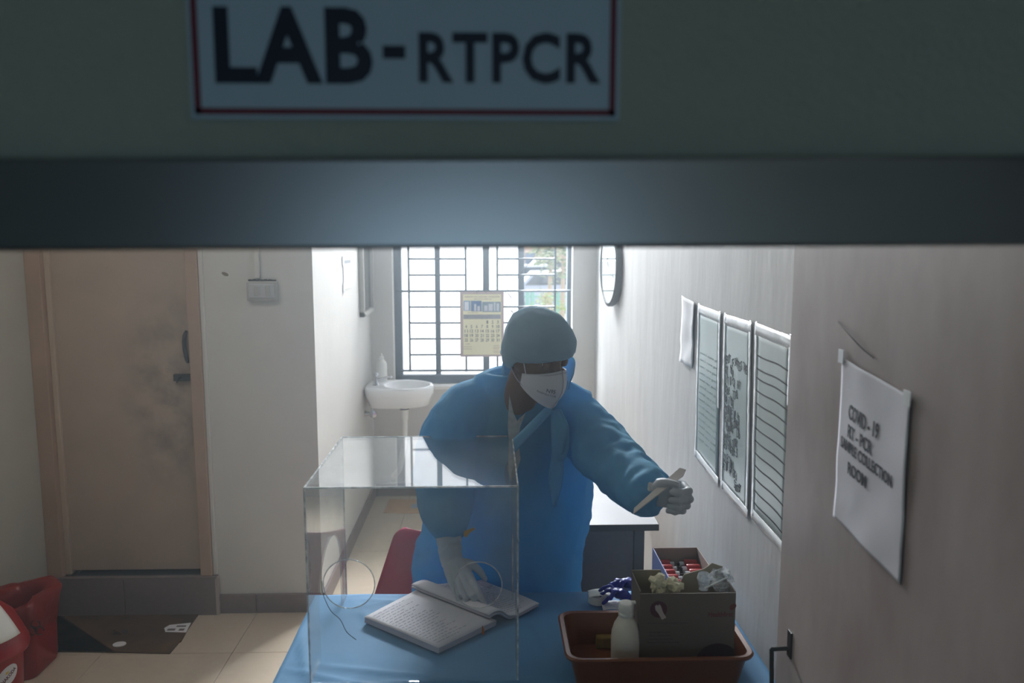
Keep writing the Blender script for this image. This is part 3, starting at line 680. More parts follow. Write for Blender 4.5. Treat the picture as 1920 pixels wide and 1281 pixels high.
# cloth: top sheet with shallow creases, hanging over the four sides
X0, X1, Y0, Y1 = -.57, .745, 1.79, 2.485
def clothz(x, y):
    n_ = noise.noise(Vector((x * 3.1, y * 4.2, 0))) + .5 * noise.noise(Vector((x * 9, y * 7 + x * 5, 3)))
    cr_ = -abs(math.sin(6 * x + 3.5 * y + 1.2 * noise.noise(Vector((x * 2, y * 2, 7))))) ** .35
    edge = .006 * math.exp(-((x + .42) / .1) ** 2) * math.exp(-((y - 2.38) / .09) ** 2)
    ridge = sum(h * math.exp(-(((x - a) * math.cos(t) + (y - b) * math.sin(t)) / .009) ** 2) * math.exp(-(((y - b) * math.cos(t) - (x - a) * math.sin(t)) / L) ** 2)
                for a, b, t, L, h in ((-.40, 2.35, .5, .07, .006), (-.36, 2.4, -1.0, .05, .006), (-.3, 2.42, 1.4, .1, .004), (-.25, 2.0, 1.35, .2, .004), (-.42, 1.98, 1.2, .14, .004), (-.1, 1.96, 1.6, .3, .0035), (-.52, 2.1, .3, .15, .004), (.12, 2.2, .25, .2, .003)))
    return TZ - .0065 + .0018 * n_ + min(1.6 * ridge + 1.4 * edge, .0085)
bm = bmesh.new(); NX, NY = 110, 64; G = {}
for i in range(-14, NX + 15):
    for j in range(-14, NY + 15):
        ox = max(0, -i, i - NX); oy = max(0, -j, j - NY)
        if ox and oy: continue
        u, v = min(max(i, 0), NX), min(max(j, 0), NY)
        x = X0 + (X1 - X0) * u / NX; y = Y0 + (Y1 - Y0) * v / NY; z = clothz(x, y)
        if ox or oy:
            k = ox or oy; z = TZ - .006 - (k - .6) * .025
            wv = .012 * (k / 14) * math.sin((y if ox else x) * 28 + 2 * noise.noise(Vector((x, y, 0))))
            if ox: x += math.copysign(.004 + max(wv, -.004) * (0 if i > NX else 1), 1 if i > NX else -1) * (1 if i <= 0 else .3)
            else: y += math.copysign(.004 + max(wv, -.004), 1 if j > NY else -1)
        G[i, j] = bm.verts.new((x, y, z))
for (i, j), v in G.items():
    q = [G.get(k) for k in ((i, j), (i + 1, j), (i + 1, j + 1), (i, j + 1))]
    if all(q): bm.faces.new(q)
tag(obj('blue_tablecloth', bm, M_cloth, None, 'all'), 'creased blue cloth draped over the work table', 'tablecloth')
# ---- clear box
M_ac = acrylic('clear_acrylic', .065, scale=9)
M_act = acrylic('clear_acrylic_top', .05, scale=5)
M_ace = acrylic('acrylic_edge', .5, (.8, .84, .86), scale=30)
BX0, BX1, BY0, BY1, BZ0, BZ1 = -.47, .072, 1.952, 2.475, TZ - .001, 1.283
t = .005
box = thing('acrylic_shield_box', 'clear acrylic box with round arm holes standing on the blue cloth', 'box', ((BX0 + BX1) / 2, (BY0 + BY1) / 2, BZ0))
def panel(outer, holes, mapf, th, m, name, parent):
    bm = bmesh.new(); es = []
    for loop in [outer] + holes:
        vs = [bm.verts.new((x, y, 0)) for x, y in loop]
        es += [bm.edges.new((vs[i], vs[(i + 1) % len(vs)])) for i in range(len(vs))]
    r = bmesh.ops.triangle_fill(bm, use_beauty=True, use_dissolve=False, edges=es)
    fs = [f for f in bm.faces]
    ex = bmesh.ops.extrude_face_region(bm, geom=fs)
    for v in ex['geom']:
        if isinstance(v, bmesh.types.BMVert): v.co.z = th
    for v in bm.verts: v.co = mapf(v.co.x, v.co.y, v.co.z)
    return obj(name, bm, m, parent)
def circ(cx, cy, r, n=48): return [(cx + r * math.cos(2 * PI * i / n), cy + r * math.sin(2 * PI * i / n)) for i in range(n)]
hl = [(P(654, 1096, Y=BY0).x, P(654, 1096, Y=BY0).z), (P(896, 1098, Y=BY0).x, P(896, 1098, Y=BY0).z)]
fp = panel([(BX0, BZ0), (BX1, BZ0), (BX1, BZ1), (BX0, BZ1)], [circ(hl[0][0], hl[0][1], .0655), circ(hl[1][0], hl[1][1], .062)], lambda a, b, c: Vector((a, BY0 + c, b)), t, M_ac, 'front_panel', box)
for (hx, hz), r in zip(hl, (.0655, .062)):
    pts = [Vector((hx + r * math.cos(2 * PI * i / 48), BY0 + t / 2, hz + r * math.sin(2 * PI * i / 48))) for i in range(49)]
    obj('hole_rim', tube(pts, .0016, 6, up=(0, 1, 0), smooth=False), M_ace, fp, True)
for nm, yy in (('crack_line', 0),):
    pts = [P(603, 1090, Y=BY0 - .001), P(606, 1115, Y=BY0 - .001), P(620, 1145, Y=BY0 - .001), P(638, 1162, Y=BY0 - .001), P(650, 1185, Y=BY0 - .001), P(668, 1200, Y=BY0 - .001)]
    obj('scratch_line', tube(pts, .0009, 5), mat('scratch', (70, 84, 98), .5), fp)
for pts, c in ((((904, 1172), (908, 1180), (908, 1192), (903, 1188)), (150, 92, 52)), (((870, 996), (886, 990), (892, 991), (880, 1000), (874, 1008), (869, 1004)), (168, 142, 92))):
    obj('tape_residue', prism([(P(x, y, Y=BY0).x, P(x, y, Y=BY0).z) for x, y in pts], 'y', BY0 - .0016, BY0 - .0004), mat('residue%d' % c[0], c, .7), fp)
panel([(BX0, BY0 + t), (BX1, BY0 + t), (BX1, BY1), (BX0, BY1)], [], lambda a, b, c: Vector((a, b, BZ1 - t + c)), t, M_act, 'top_panel', box)
arch = [(BY0 + .12, BZ0)]; 
side = [(BY0 + t, BZ0)] + [(BY0 + .12, BZ0)] + [(BY0 + .12 + .16 - .16 * math.cos(a), BZ0 + .15 + .13 * math.sin(a)) for a in [PI * k / 16 for k in range(17)]] + [(BY0 + .44, BZ0)] + [(BY1, BZ0), (BY1, BZ1 - t), (BY0 + t, BZ1 - t)]
panel(side, [], lambda a, b, c: Vector((BX0 + c, a, b)), t, M_ac, 'side_panel', box)
panel(side, [], lambda a, b, c: Vector((BX1 - c, a, b)), t, M_ac, 'side_panel', box)
for x in (BX0 + .002, BX1 - .002):
    obj('glued_edge', bx(x - .0022, x + .0022, BY0 - .0006, BY0 + .004, BZ0, BZ1), M_ace, box)
    obj('glued_edge', bx(x - .0018, x + .0018, BY0, BY1, BZ1 - .003, BZ1 + .0008), M_ace, box)
    obj('glued_edge', bx(x - .0018, x + .0018, BY1 - .003, BY1 + .0006, BZ0, BZ1), M_ace, box)
obj('glued_edge', bx(BX0, BX1, BY0 - .0006, BY0 + .003, BZ1 - .0035, BZ1 + .0008), M_ace, box)
obj('glued_edge', bx(BX0, BX1, BY1 - .003, BY1 + .0006, BZ1 - .004, BZ1 + .0008), M_ace, box)
for z0 in (1.06,):
    for x in (BX0 - .0006, BX1 + .0006):
        pts = [Vector((x, BY0 + .02, z0 + .07)), Vector((x, BY0 + .045, z0 + .06)), Vector((x, BY0 + .045, z0 - .05)), Vector((x, BY0 + .02, z0 - .06))]
        obj('hinge_outline', tube(pts, .0012, 6), M_ace, box)
# ---- open register
ZB = TZ + .0005
bk = thing('open_register', 'thick open handwritten register lying under the gloved hand on the blue cloth', 'book', (-.05, 2.3, ZB))
M_pg = mat('register_paper', (206, 204, 212), .8, var=.06, vscale=12)
A0 = P(683, 1158, Z=ZB + .016); A1 = P(822, 1216, Z=ZB + .016); S0 = P(783, 1106, Z=ZB + .016); S1 = P(930, 1164, Z=ZB + .016)
for v in (A0, A1, S0, S1): v.z = 0
def lerp(a, b, t): return a + (b - a) * t
def page_block(nm, f, th0, m):
    return obj(nm, sheet(f, 24, 12, th0), m, bk, 'all')
bm = bmesh.new()
cor = [A0, A1, S1, S0]
lo = [bm.verts.new((c.x, c.y, ZB + .0005)) for c in cor]; hi = [bm.verts.new((c.x + .002, c.y, ZB + .0165)) for c in cor]
bm.faces.new(lo[::-1]); bm.faces.new(hi)
for i in range(4): bm.faces.new((lo[i], lo[(i + 1) % 4], hi[(i + 1) % 4], hi[i]))
obj('left_pages', bm, mat('page_edge', (176, 170, 182), .8), bk)
def fl_(u, v): p = lerp(lerp(A0, S0, u), lerp(A1, S1, u), v); return Vector((p.x, p.y, ZB + .0175 + .0015 * noise.noise(Vector((u * 3, v * 3, 2)))))
obj('top_sheet', sheet(fl_, 12, 12, .0006), M_pg, bk, 'all')
R0 = P(905, 1084, Z=ZB + .01); R1 = P(1011, 1137, Z=ZB + .008); R0.z = R1.z = 0
def fr(u, v):
    p = lerp(lerp(S0, R0, u), lerp(S1, R1, u), v)
    hgt = .018 + .026 * math.exp(-((u - .1) / .13) ** 2) + .004 * math.sin(5 * u + 3 * v) * u * 2 - .0095 * u
    return Vector((p.x - .02 * math.exp(-((u - .0) / .08) ** 2), p.y, ZB + hgt))
obj('turned_pages', sheet(fr, 40, 14, .003), M_pg, bk, 'all')
def fr2(u, v):
    p = fr(u * .985, v); return Vector((p.x, p.y, max(ZB + .002, p.z - .009 + .003 * u)))
obj('right_pages', sheet(fr2, 40, 14, .006), mat('page_edge', (176, 170, 182), .8), bk, 'all')
bm = bmesh.new(); rnd = random.Random(5)
for k in range(20):
    v = .06 + k * .045
    for u0, fn in ((.08, fl_), (.3, fr)):
        ln_ = rnd.uniform(.35, .62); u = u0
        while u < u0 + ln_:
            wseg = rnd.uniform(.02, .07)
            a, b_ = fn(u, v), fn(u + wseg, v); n_ = Vector((0, 0, .0022 if fn is fr else .0007))
            d_ = (fn(u, v + .007) - a)
            vs = [bm.verts.new(q) for q in (a + n_, b_ + n_, b_ + d_ + n_, a + d_ + n_)]; bm.faces.new(vs)
            u += wseg + rnd.uniform(.015, .03)
obj('handwriting', bm, mat('pen_lines', (112, 112, 138), .8), bk)
# ---- chair
M_mar = mat('maroon_plastic', (176, 40, 86), .35, spec=.5, var=.2, vscale=10, coat=.1)
ch = thing('plastic_chair', 'maroon moulded plastic chair behind the blue table', 'chair', (-.23, 3.3, 0)); CX_ = -.235
def cback(u, v):
    z = .43 + .315 * v; wdt = lerp(.25, .145, v ** 1.0)
    r = .04
    if v > .86: wdt -= .035 * ((v - .86) / .14) ** 2.2
    x = CX_ + (u - .5) * 2 * wdt; y = 3.12 - .05 * v + .05 * (2 * u - 1) ** 2
    return Vector((x, y, z))
obj('backrest', sheet(cback, 24, 24, .008), M_mar, ch, 'all')
obj('seat', sheet(lambda u, v: Vector((CX_ + (u - .5) * .42, 3.14 + .40 * v, .435 - .02 * math.sin(PI * u) * math.sin(PI * v))), 14, 12, .012), M_mar, ch, 'all')
for s in (-1, 1):
    obj('leg', tube([(CX_ + s * .18, 3.17, .435), (CX_ + s * .2, 3.1, 0)], [.022, .016], 10), M_mar, ch, True)
    obj('leg', tube([(CX_ + s * .18, 3.52, .435), (CX_ + s * .2, 3.57, 0)], [.022, .016], 10), M_mar, ch, True)
# ---- desk at the back right
M_dt = mat('desk_laminate', (172, 172, 178), .3, spec=.5, var=.05)
M_dk = mat('dark_desk_edge', (34, 36, 42), .4)
M_dp = mat('grey_desk_steel', (92, 86, 94), .5, var=.15, vscale=60)
dk = thing('steel_desk', 'grey steel desk with dark-edged top against the right wall behind the person', 'desk', (.35, 3.5, 0))
obj('desktop', bx(.03, .683, 3.11, 3.93, .728, .7505, .002), M_dt, dk)
obj('edge_band', bx(.026, .687, 3.105, 3.112, .724, .7515, .002), M_dk, dk)
obj('edge_band', bx(.682, .688, 3.11, 3.935, .724, .7515, .002), M_dk, dk)
obj('modesty_panel', bx(.09, .60, 3.16, 3.18, .2, .724, .002), M_dp, dk)
for x in (.07, .615):
    for y in (3.17, 3.89): obj('leg', bx(x - .022, x + .022, y - .022, y + .022, 0, .724, .003), mat('desk_leg', (64, 66, 76), .45), dk)
# ---- cardboard sheets
def card(name, pts, z, label, col, wob=.004, parent=None):
    q = [P(x, y, Z=z) for x, y in pts]; bm = bmesh.new()
    lo = [bm.verts.new((p.x, p.y, .001)) for p in q]; hi = [bm.verts.new((p.x, p.y, .006)) for p in q]; n = len(q)
    bm.faces.new(lo[::-1]); bm.faces.new(hi)
    for i in range(n): bm.faces.new((lo[i], lo[(i + 1) % n], hi[(i + 1) % n], hi[i]))
    return bm
M_card = mat('dirty_cardboard', (92, 66, 36), .85, var=.35, vscale=5, col2=(60, 46, 30))
cm = thing('cardboard_mat', 'dark brown flattened cardboard on the floor before the step', 'cardboard', (-1.8, 3.65, 0))
obj('board', card('m', ((100, 1151), (376, 1146), (352, 1180), (340, 1202), (336, 1204), (318, 1225), (240, 1223), (104, 1221)), .006, '', 0), M_card, cm)
obj('board', card('m', ((30, 1219), (30, 1160), (110, 1152), (215, 1223), (104, 1220.5)), .006, '', 0), M_card, cm)
q = [P(x, y, Z=.007) for x, y in ((308, 1178), (318, 1172), (358, 1168), (349, 1186), (310, 1185))]
lb = obj('label_scrap', prism([(p.x, p.y) for p in q], 'z', .0062, .0072), M_paper, cm)
bm = bmesh.new()
for (x0, y0, x1, y1) in ((330, 1173, 350, 1176), (312, 1179, 330, 1183), (334, 1179, 347, 1183)):
    a, b_ = P(x0, y1, Z=.007), P(x1, y0, Z=.007); bx(a.x, b_.x, a.y, b_.y, .0072, .0076, bm=bm)
obj('label_print', bm, mat('grey_label_print', (110, 100, 105), .8), lb)
q = P(224, 1209, Z=.006); bm = bmesh.new(); lathe([(0, 0), (.03, 0), (.03, .003), (0, .004)], (q.x, q.y, .0065), 20, sy=.8, bm=bm)
tag(obj('paper_scrap', bm, M_paper), 'small white oval scrap on the front edge of the brown cardboard', 'scrap')
q0 = P(226, 1187, Z=.007)
tag(obj('dried_leaf', sheet(lambda u, v: q0 + Vector(((u - .5) * .07, (v - .5) * .03, .004 + .008 * math.sin(6 * u + 3 * v))), 6, 4, .001), mat('dead_leaf', (52, 36, 24), .9)), 'small dark shrivelled scrap lying on the brown cardboard', 'scrap')
fc = thing('flattened_carton', 'light brown flattened carton on the floor below the window', 'cardboard', (-.45, 5.55, 0))
obj('board', card('m', ((719, 961), (730, 936), (900, 938), (905, 963)), .006, '', 0), mat('light_cardboard', (184, 146, 108), .85, var=.12, vscale=10), fc)
a, b_ = P(770, 953, Z=.006), P(790, 945, Z=.006); obj('blue_print', bx(a.x, b_.x, a.y, b_.y, .006, .0066), mat('blue_print', (120, 140, 160), .7), fc)
# ---- red bins
M_redp = mat('red_plastic', (148, 10, 18), .3, spec=.5, var=.1)
M_bag = mat('red_bag', (130, 22, 16), .35, spec=.5, var=.12, bump=.3, bscale=30)
rb = thing('pedal_bin', 'open red waste bin with bag folded over its rim beside the cardboard', 'bin', (-2.1, 3.42, 0))
def rr3(x0, x1, y0, y1, r, z, k=6): return [Vector((x, y, z)) for x, y in rrect(x0, x1, y0, y1, r, k)]
bx_ = (-2.222, -1.975, 3.29, 3.54)
obj('bin_body', loft([rr3(bx_[0] + .02, bx_[1] - .015, bx_[2] + .015, bx_[3] - .015, .04, .002), rr3(bx_[0] + .01, bx_[1] - .008, bx_[2] + .006, bx_[3] - .006, .045, .03), rr3(bx_[0], bx_[1], bx_[2], bx_[3], .05, .33),
      rr3(bx_[0] + .008, bx_[1] - .008, bx_[2] + .008, bx_[3] - .008, .045, .33), rr3(bx_[0] + .022, bx_[1] - .022, bx_[2] + .022, bx_[3] - .022, .04, .02)]), M_redp, rb, True)
rings = []
for k, (o_, z) in enumerate(((.006, .2), (.008, .25), (.010, .3), (.014, .338), (.006, .355), (-.02, .345), (-.035, .30), (-.04, .22), (-.05, .12))):
    rg = rr3(bx_[0] - o_, bx_[1] + o_, bx_[2] - o_, bx_[3] + o_, .06, z, 8); out = []
    for p in rg:
        n_ = noise.noise(Vector((p.x * 14, p.y * 14, k * .35))); c = Vector((p.x - (-2.10), p.y - 3.41, 0)).normalized()
        out.append(p + c * max(-.02, min(.045 * n_, .012)) * (1 if k > 2 else .5) + Vector((0, 0, .06 * noise.noise(Vector((p.x * 9 + 4, p.y * 9, 2))) * (1 if k >= 3 else (1.4 if k == 0 else .3)))))
    rings.append(out)
obj('bin_bag', loft(rings, cap=False), M_bag, rb, 'all')
a = P(50, 1230, Y=3.265)
obj('pedal_recess', bx(-2.16, -2.03, 3.282, 3.31, .02, .12, .004), mat('dark_red_recess', (40, 8, 12), .6), rb)
obj('pedal', bx(-2.15, -2.04, 3.22, 3.295, .025, .037, .004), mat('dull_red', (120, 30, 40), .4), rb)
# three-ring marking printed on the bin
q = P(66, 1180, Y=3.282); bm = bmesh.new()
for k in range(3):
    a = PI / 2 + k * 2 * PI / 3; c = Vector((q.x + .018 * math.cos(a), 3.286, q.z + .018 * math.sin(a)))
    pts = [c + Vector((.019 * math.cos(b), 0, .019 * math.sin(b))) for b in [a + .5 + (2 * PI - 1.0) * i / 16 for i in range(17)]]
    tube(pts, .0042, 6, bm=bm, smooth=False, flat=.4)
obj('hazard_mark', bm, mat('black_print', (24, 10, 14), .6), rb)
sb = thing('swing_bin', 'red round bin with white swing flap and oval sticker at the lower left', 'bin', (-1.955, 2.92, 0))
bc = Vector((-1.955, 2.92, 0))
obj('bin_body', lathe([(0, .002), (.125, .002), (.13, .01), (.148, .35), (0, .35)], bc, 40), M_redp, sb, True)
ld = obj('bin_lid', lathe([(.148, .335), (.170, .34), (.173, .352), (.17, .37), (.160, .392), (.15, .42), (.126, .475), (.085, .52), (.05, .54), (0, .545)], bc, 48), M_redp, sb, 'all')
def flap(u, v):
    a = math.radians(-75 + 150 * u) - math.radians(15); t_ = v
    r = lerp(.145, .03, t_); z = lerp(.402, .535, t_)
    return bc + Vector((math.cos(a) * r * 1.02 * 1.0, math.sin(a) * r * 1.02, z + .006 * math.sin(PI * v)))
obj('swing_flap', sheet(lambda u, v: bc + Vector((math.cos(math.radians(-130 + 128 * u)) * lerp(.166, .085, v), math.sin(math.radians(-130 + 128 * u)) * lerp(.166, .085, v), lerp(.418, .545, v) + .006 * math.sin(PI * v))), 20, 8, .006), mat('white_flap', (228, 226, 220), .4), sb, 'all')
# oval sticker wrapped on the body
ac = math.radians(-19) ; 
def onb(s, z, off): 
    r = .13 + (.148 - .13) * (z - .01) / .34 + off; a = ac + s / .14
    return bc + Vector((math.cos(a) * r, math.sin(a) * r, z))
qz = .272
def stk(u, v): 
    r = v; a = 2 * PI * u; x = .043 * r * math.cos(a); y = .036 * r * math.sin(a); c_, s_ = math.cos(.55), math.sin(.55)
    return onb(x * c_ - y * s_, qz + x * s_ + y * c_, .0008)
st_ = obj('sticker', sheet(stk, 32, 4, .0006), mat('white_sticker', (215, 212, 214), .4), sb)
def stx(x, y, z):
    c_, s_ = math.cos(.55), math.sin(.55); return onb(x * c_ - y * s_, qz + x * s_ + y * c_, .0014 + z)
obj('sticker_text', text_bm('NAKODA', .03, .0003, lambda x, y, z: stx(x - .034, y - .011, z), .068, .016), mat('maroon_ink', (90, 22, 40), .6), st_)
EM = obj('sticker_emblem', prism([(.011 * math.cos(PI * k / 5) * (1 if k % 2 else .45), .008 * math.sin(PI * k / 5) * (1 if k % 2 else .45)) for k in range(10)], 'z', 0, .0003), mat('yellow_ink', (215, 180, 70), .6), st_)
em = EM
for v in em.data.vertices:
    w_ = v.co + ROOT[em]; v.co = stx(w_.x + .002, w_.y + .013, w_.z) - ROOT[em]
# ---- brown tray with its contents
M_tray = mat('orange_brown_plastic', (112, 58, 28), .35, spec=.5, var=.08, vscale=20)
TX0, TX1, TY0, TY1 = .19, .672, 1.875, 2.145
ty = thing('plastic_tray', 'orange-brown plastic tray on the blue cloth at right', 'tray', ((TX0 + TX1) / 2, (TY0 + TY1) / 2, TZ + .002))
z0 = TZ + .003
obj('tray_body', loft([rr3(TX0 + .03, TX1 - .03, TY0 + .025, TY1 - .025, .03, z0), rr3(TX0 + .012, TX1 - .012, TY0 + .01, TY1 - .01, .035, z0 + .082), rr3(TX0, TX1, TY0, TY1, .04, z0 + .082), rr3(TX0 - .002, TX1 + .002, TY0 - .002, TY1 + .002, .04, z0 + .088),
      rr3(TX0 + .002, TX1 - .002, TY0 + .002, TY1 - .002, .04, z0 + .092), rr3(TX0 + .013, TX1 - .013, TY0 + .012, TY1 - .012, .034, z0 + .09), rr3(TX0 + .034, TX1 - .034, TY0 + .029, TY1 - .029, .03, z0 + .005)]), M_tray, ty, True)
bp = Vector((P(1173, 1200, Y=1.975).x, 1.975, z0 + .006))
wb = thing('white_bottle', 'white round plastic bottle with flip cap standing in the brown tray', 'bottle', bp)
obj('bottle_body', lathe([(0, 0), (.034, 0), (.0375, .005), (.0385, .09), (.037, .11), (.031, .13), (.022, .146), (.019, .152), (.019, .156)], bp, 32), mat('milky_plastic', (214, 208, 196), .4), wb, True)
cpp = obj('bottle_cap', lathe([(.0195, .154), (.0205, .156), (.0205, .164), (.0195, .166), (.0205, .168), (.0205, .186), (.018, .189), (0, .19)], bp, 28), M_white, wb, True)
obj('flip_tab', bx(bp.x + .012, bp.x + .025, bp.y - .006, bp.y + .006, bp.z + .186, bp.z + .192, .002), M_white, cpp)
sp_ = P(1135, 1185, Y=2.11); tag(obj('yellow_soap_bar', bx(sp_.x - .028, sp_.x + .03, 2.085, 2.108, z0 + .006, z0 + .04, .004), mat('yellow_print', (140, 112, 44), .5, var=.4, vscale=60)), 'small yellow packet leaning inside the back of the brown tray', 'packet')
# carton
M_ct = mat('grey_carton', (106, 95, 87), .7, var=.05, vscale=20)
M_ci = mat('carton_inside', (142, 132, 116), .8)
KX0, KX1, KY0, KY1, KZ0, KZ1 = .387, .638, 1.955, 2.08, z0 + .006, .99
kt = thing('glove_carton', 'open grey carton with purple print standing in the brown tray', 'carton', ((KX0 + KX1) / 2, (KY0 + KY1) / 2, KZ0))
obj('front_wall', bx(KX0, KX1, KY0, KY0 + .003, KZ0, KZ1), M_ct, kt)
obj('side_wall', bx(KX0, KX0 + .003, KY0 + .003, KY1, KZ0, KZ1 + .006), M_ct, kt)
obj('side_wall', bx(KX1 - .003, KX1, KY0 + .003, KY1, KZ0, KZ1 + .004), M_ct, kt)
obj('back_wall', prism([(KX0, KZ0), (KX1, KZ0), (KX1, KZ1 + .02), (KX1 - .03, KZ1 + .03), (KX1 - .05, KZ1 + .014), (KX0 + .145, KZ1 - .002), (KX0 + .135, KZ1 - .026), (KX0 + .085, KZ1 - .024), (KX0 + .08, KZ1 + .012), (KX0, KZ1 + .012)], 'y', KY1 - .003, KY1), M_ci, kt)
obj('bottom', bx(KX0, KX1, KY0, KY1, KZ0, KZ0 + .003), M_ct, kt)
def kp(px, py): p = P(px, py, Y=KY0); return (p.x, p.z)
def kfl(nm, poly, col, parent=kt, d=.0006): return obj(nm, prism(poly, 'y', KY0 - d, KY0), mat('%s_ink' % nm, col, .6), parent)
cc = kp(1235, 1143)
pr_ = kfl('purple_roundel', [(cc[0] + .0225 * math.cos(a), cc[1] + .0225 * math.sin(a)) for a in [2 * PI * k / 32 for k in range(32)]], (76, 28, 44))
kfl('hand_mark', [kp(*p) for p in ((1228, 1137), (1231, 1134), (1234, 1136), (1236, 1133), (1239, 1136), (1243, 1148), (1249, 1158), (1241, 1162), (1234, 1150), (1229, 1144))], (190, 176, 172), pr_, .0012)
cc = kp(1345, 1245); kfl('purple_dome', [(cc[0] + .06 * math.cos(a), max(cc[1] + .057 * math.sin(a), KZ0 + .001)) for a in [PI * k / 24 for k in range(25)]] if cc[0] + .06 < KX1 else
    [(min(cc[0] + .06 * math.cos(a), KX1 - .001), max(cc[1] + .057 * math.sin(a), KZ0 + .001)) for a in [PI * k / 24 for k in range(25)]], (52, 18, 36))
cc = kp(1374, 1138); kfl('oval_logo', [(cc[0] + .0085 * math.cos(a) + .003 * math.sin(a), cc[1] + .009 * math.sin(a)) for a in [2 * PI * k / 20 for k in range(20)]], (96, 34, 32))
bm = bmesh.new()
def ktext(s, x0, y0, x1, y1):
    a, b_ = kp(x0, y1), kp(x1, y0); text_bm(s, .02, .0003, lambda x, y, z: Vector((a[0] + x, KY0 - .0003 - z, a[1] + y)), b_[0] - a[0], b_[1] - a[1], bm=bm)
ktext('Healthfirst', 1328, 1147, 1374, 1157); obj('brand_text', bm, mat('carton_red', (104, 40, 40), .6), kt)
bm = bmesh.new()
for s, y, x1 in (('Powder free examination gloves', 1167, 1290), ('. Ambidextrous', 1184, 1255), ('. Non-sterile use', 1190, 1256), ('. Beaded cuff single use', 1197, 1262), ('Store in a cool dry place', 1203, 1272)): ktext(s, 1214, y, x1, y + 3.6)
obj('small_print', bm, mat('carton_grey_ink', (80, 70, 72), .6), kt)['kind'] = 'stuff'
def crumple(c, s, seed, n=26):
    bm = bmesh.new(); bmesh.ops.create_icosphere(bm, subdivisions=3, radius=1)
    for v in bm.verts:
        q = v.co.copy(); d_ = 1 + .55 * noise.noise(q * 1.7 + Vector((seed, 0, 0))) + .3 * noise.noise(q * 4.2 + Vector((seed, 3, 0)))
        v.co = Vector(c) + Vector((q.x * s[0], q.y * s[1], q.z * s[2])) * d_
    return bm
q = P(1238, 1104, Y=2.02)
tag(obj('crumpled_tissue', crumple((q.x - .006, 2.02, .985), (.024, .03, .024), 3), mat('cream_tissue', (205, 200, 172), .9)), 'crumpled cream tissue in the left of the grey carton', 'tissue', 'crumpled tissues in the carton')
tag(obj('crumpled_tissue', crumple((q.x + .034, 2.02, .985), (.022, .028, .018), 8), mat('cream_tissue', (205, 200, 172), .9)), 'second crumpled cream tissue, nearer the middle of the carton', 'tissue', 'crumpled tissues in the carton')
M_bagc = acrylic('clear_bag', .35, (.9, .93, .95), scale=20, rough=.1)
q = P(1345, 1098, Y=2.03)
tag(obj('plastic_wrapper', crumple((q.x + .008, 2.03, .992), (.036, .03, .028), 12), M_bagc), 'clear crumpled plastic wrapper at the right of the grey carton', 'wrapper')
q = P(1322, 1096, Y=2.02)
tag(obj('clear_cup', lathe([(.012, 0), (.016, .028), (.018, .03), (.014, .045), (.0125, .03), (.011, .002)], (q.x - .004, 2.02, q.z - .014), 20), M_bagc, None, True), 'small clear plastic cup between the tissue and the wrapper', 'cup')
tag(obj('white_straw', cyl(P(1322, 1103, Y=2.0), P(1365, 1082, Y=2.01), .0022, n=8), M_white), 'thin white stick across the clear wrapper', 'stick')
# tube box behind
VX0, VX1, VY0, VY1, VZ1 = .522, .668, 2.16, 2.45, .916
M_vb = mat('tube_box_card', (150, 138, 132), .75)
vb = thing('sample_tube_box', 'open carton of red-capped sample tubes behind the grey carton', 'carton', ((VX0 + VX1) / 2, (VY0 + VY1) / 2, TZ + .002))
obj('side_wall', bx(VX0, VX0 + .003, VY0, VY1, TZ + .003, VZ1), mat('blue_side', (96, 110, 160), .6), vb)
obj('side_wall', bx(VX1 - .003, VX1, VY0, VY1, TZ + .003, VZ1), M_vb, vb)
obj('end_wall', bx(VX0, VX1, VY1 - .003, VY1, TZ + .003, VZ1), M_vb, vb)
obj('end_wall', bx(VX0, VX1, VY0, VY0 + .003, TZ + .003, VZ1), M_vb, vb)
obj('bottom', bx(VX0, VX1, VY0, VY1, TZ + .003, TZ + .006), M_vb, vb)
M_rc = mat('red_cap', (168, 20, 34), .3, spec=.5); M_tb = mat('tube_body', (196, 198, 204), .3); M_tip = mat('black_tip', (20, 20, 24), .4)
n_ = 0
ORD = ('nearest the front', 'second from the front', 'third from the front', 'fourth from the front', 'third from the back', 'second from the back', 'at the back')
for k in range(7):
    y = VY0 + .026 + .0375 * k; 
    for s, layer in ((-1, 0), (1, 0), (-1, 1), (1, 1)):
        zc = VZ1 - .046 - .033 * (1 - layer)
        x0 = VX0 + .008 if s < 0 else VX1 - .008
        yy = y + (.012 if layer else 0)
        side_ = 'left' if s < 0 else 'right'
        r = thing('sample_tube', 'red-capped sample tube in the %s row of the carton, %s layer, %s' % (side_, 'upper' if layer else 'lower', ORD[k]), 'tube', (x0, yy, zc - .013), 'red-capped sample tubes, %s row %s layer' % (side_, 'upper' if layer else 'lower'))
        obj('cap', lathe([(0, 0), (.014, 0), (.016, .003), (.016, .039), (.0145, .042), (0, .042)], (x0, yy, zc), 12, R=Matrix.Rotation(math.radians(90 * -s), 3, 'Y')), M_rc, r, True)
        obj('tube_body', cyl((x0 - s * .042, yy, zc), (x0 - s * .056, yy, zc), .009, n=12), M_tb, r, True)
        obj('tip', cyl((x0 - s * .056, yy, zc), (x0 - s * .0635, yy, zc), .005, .003, n=8), M_tip, r)
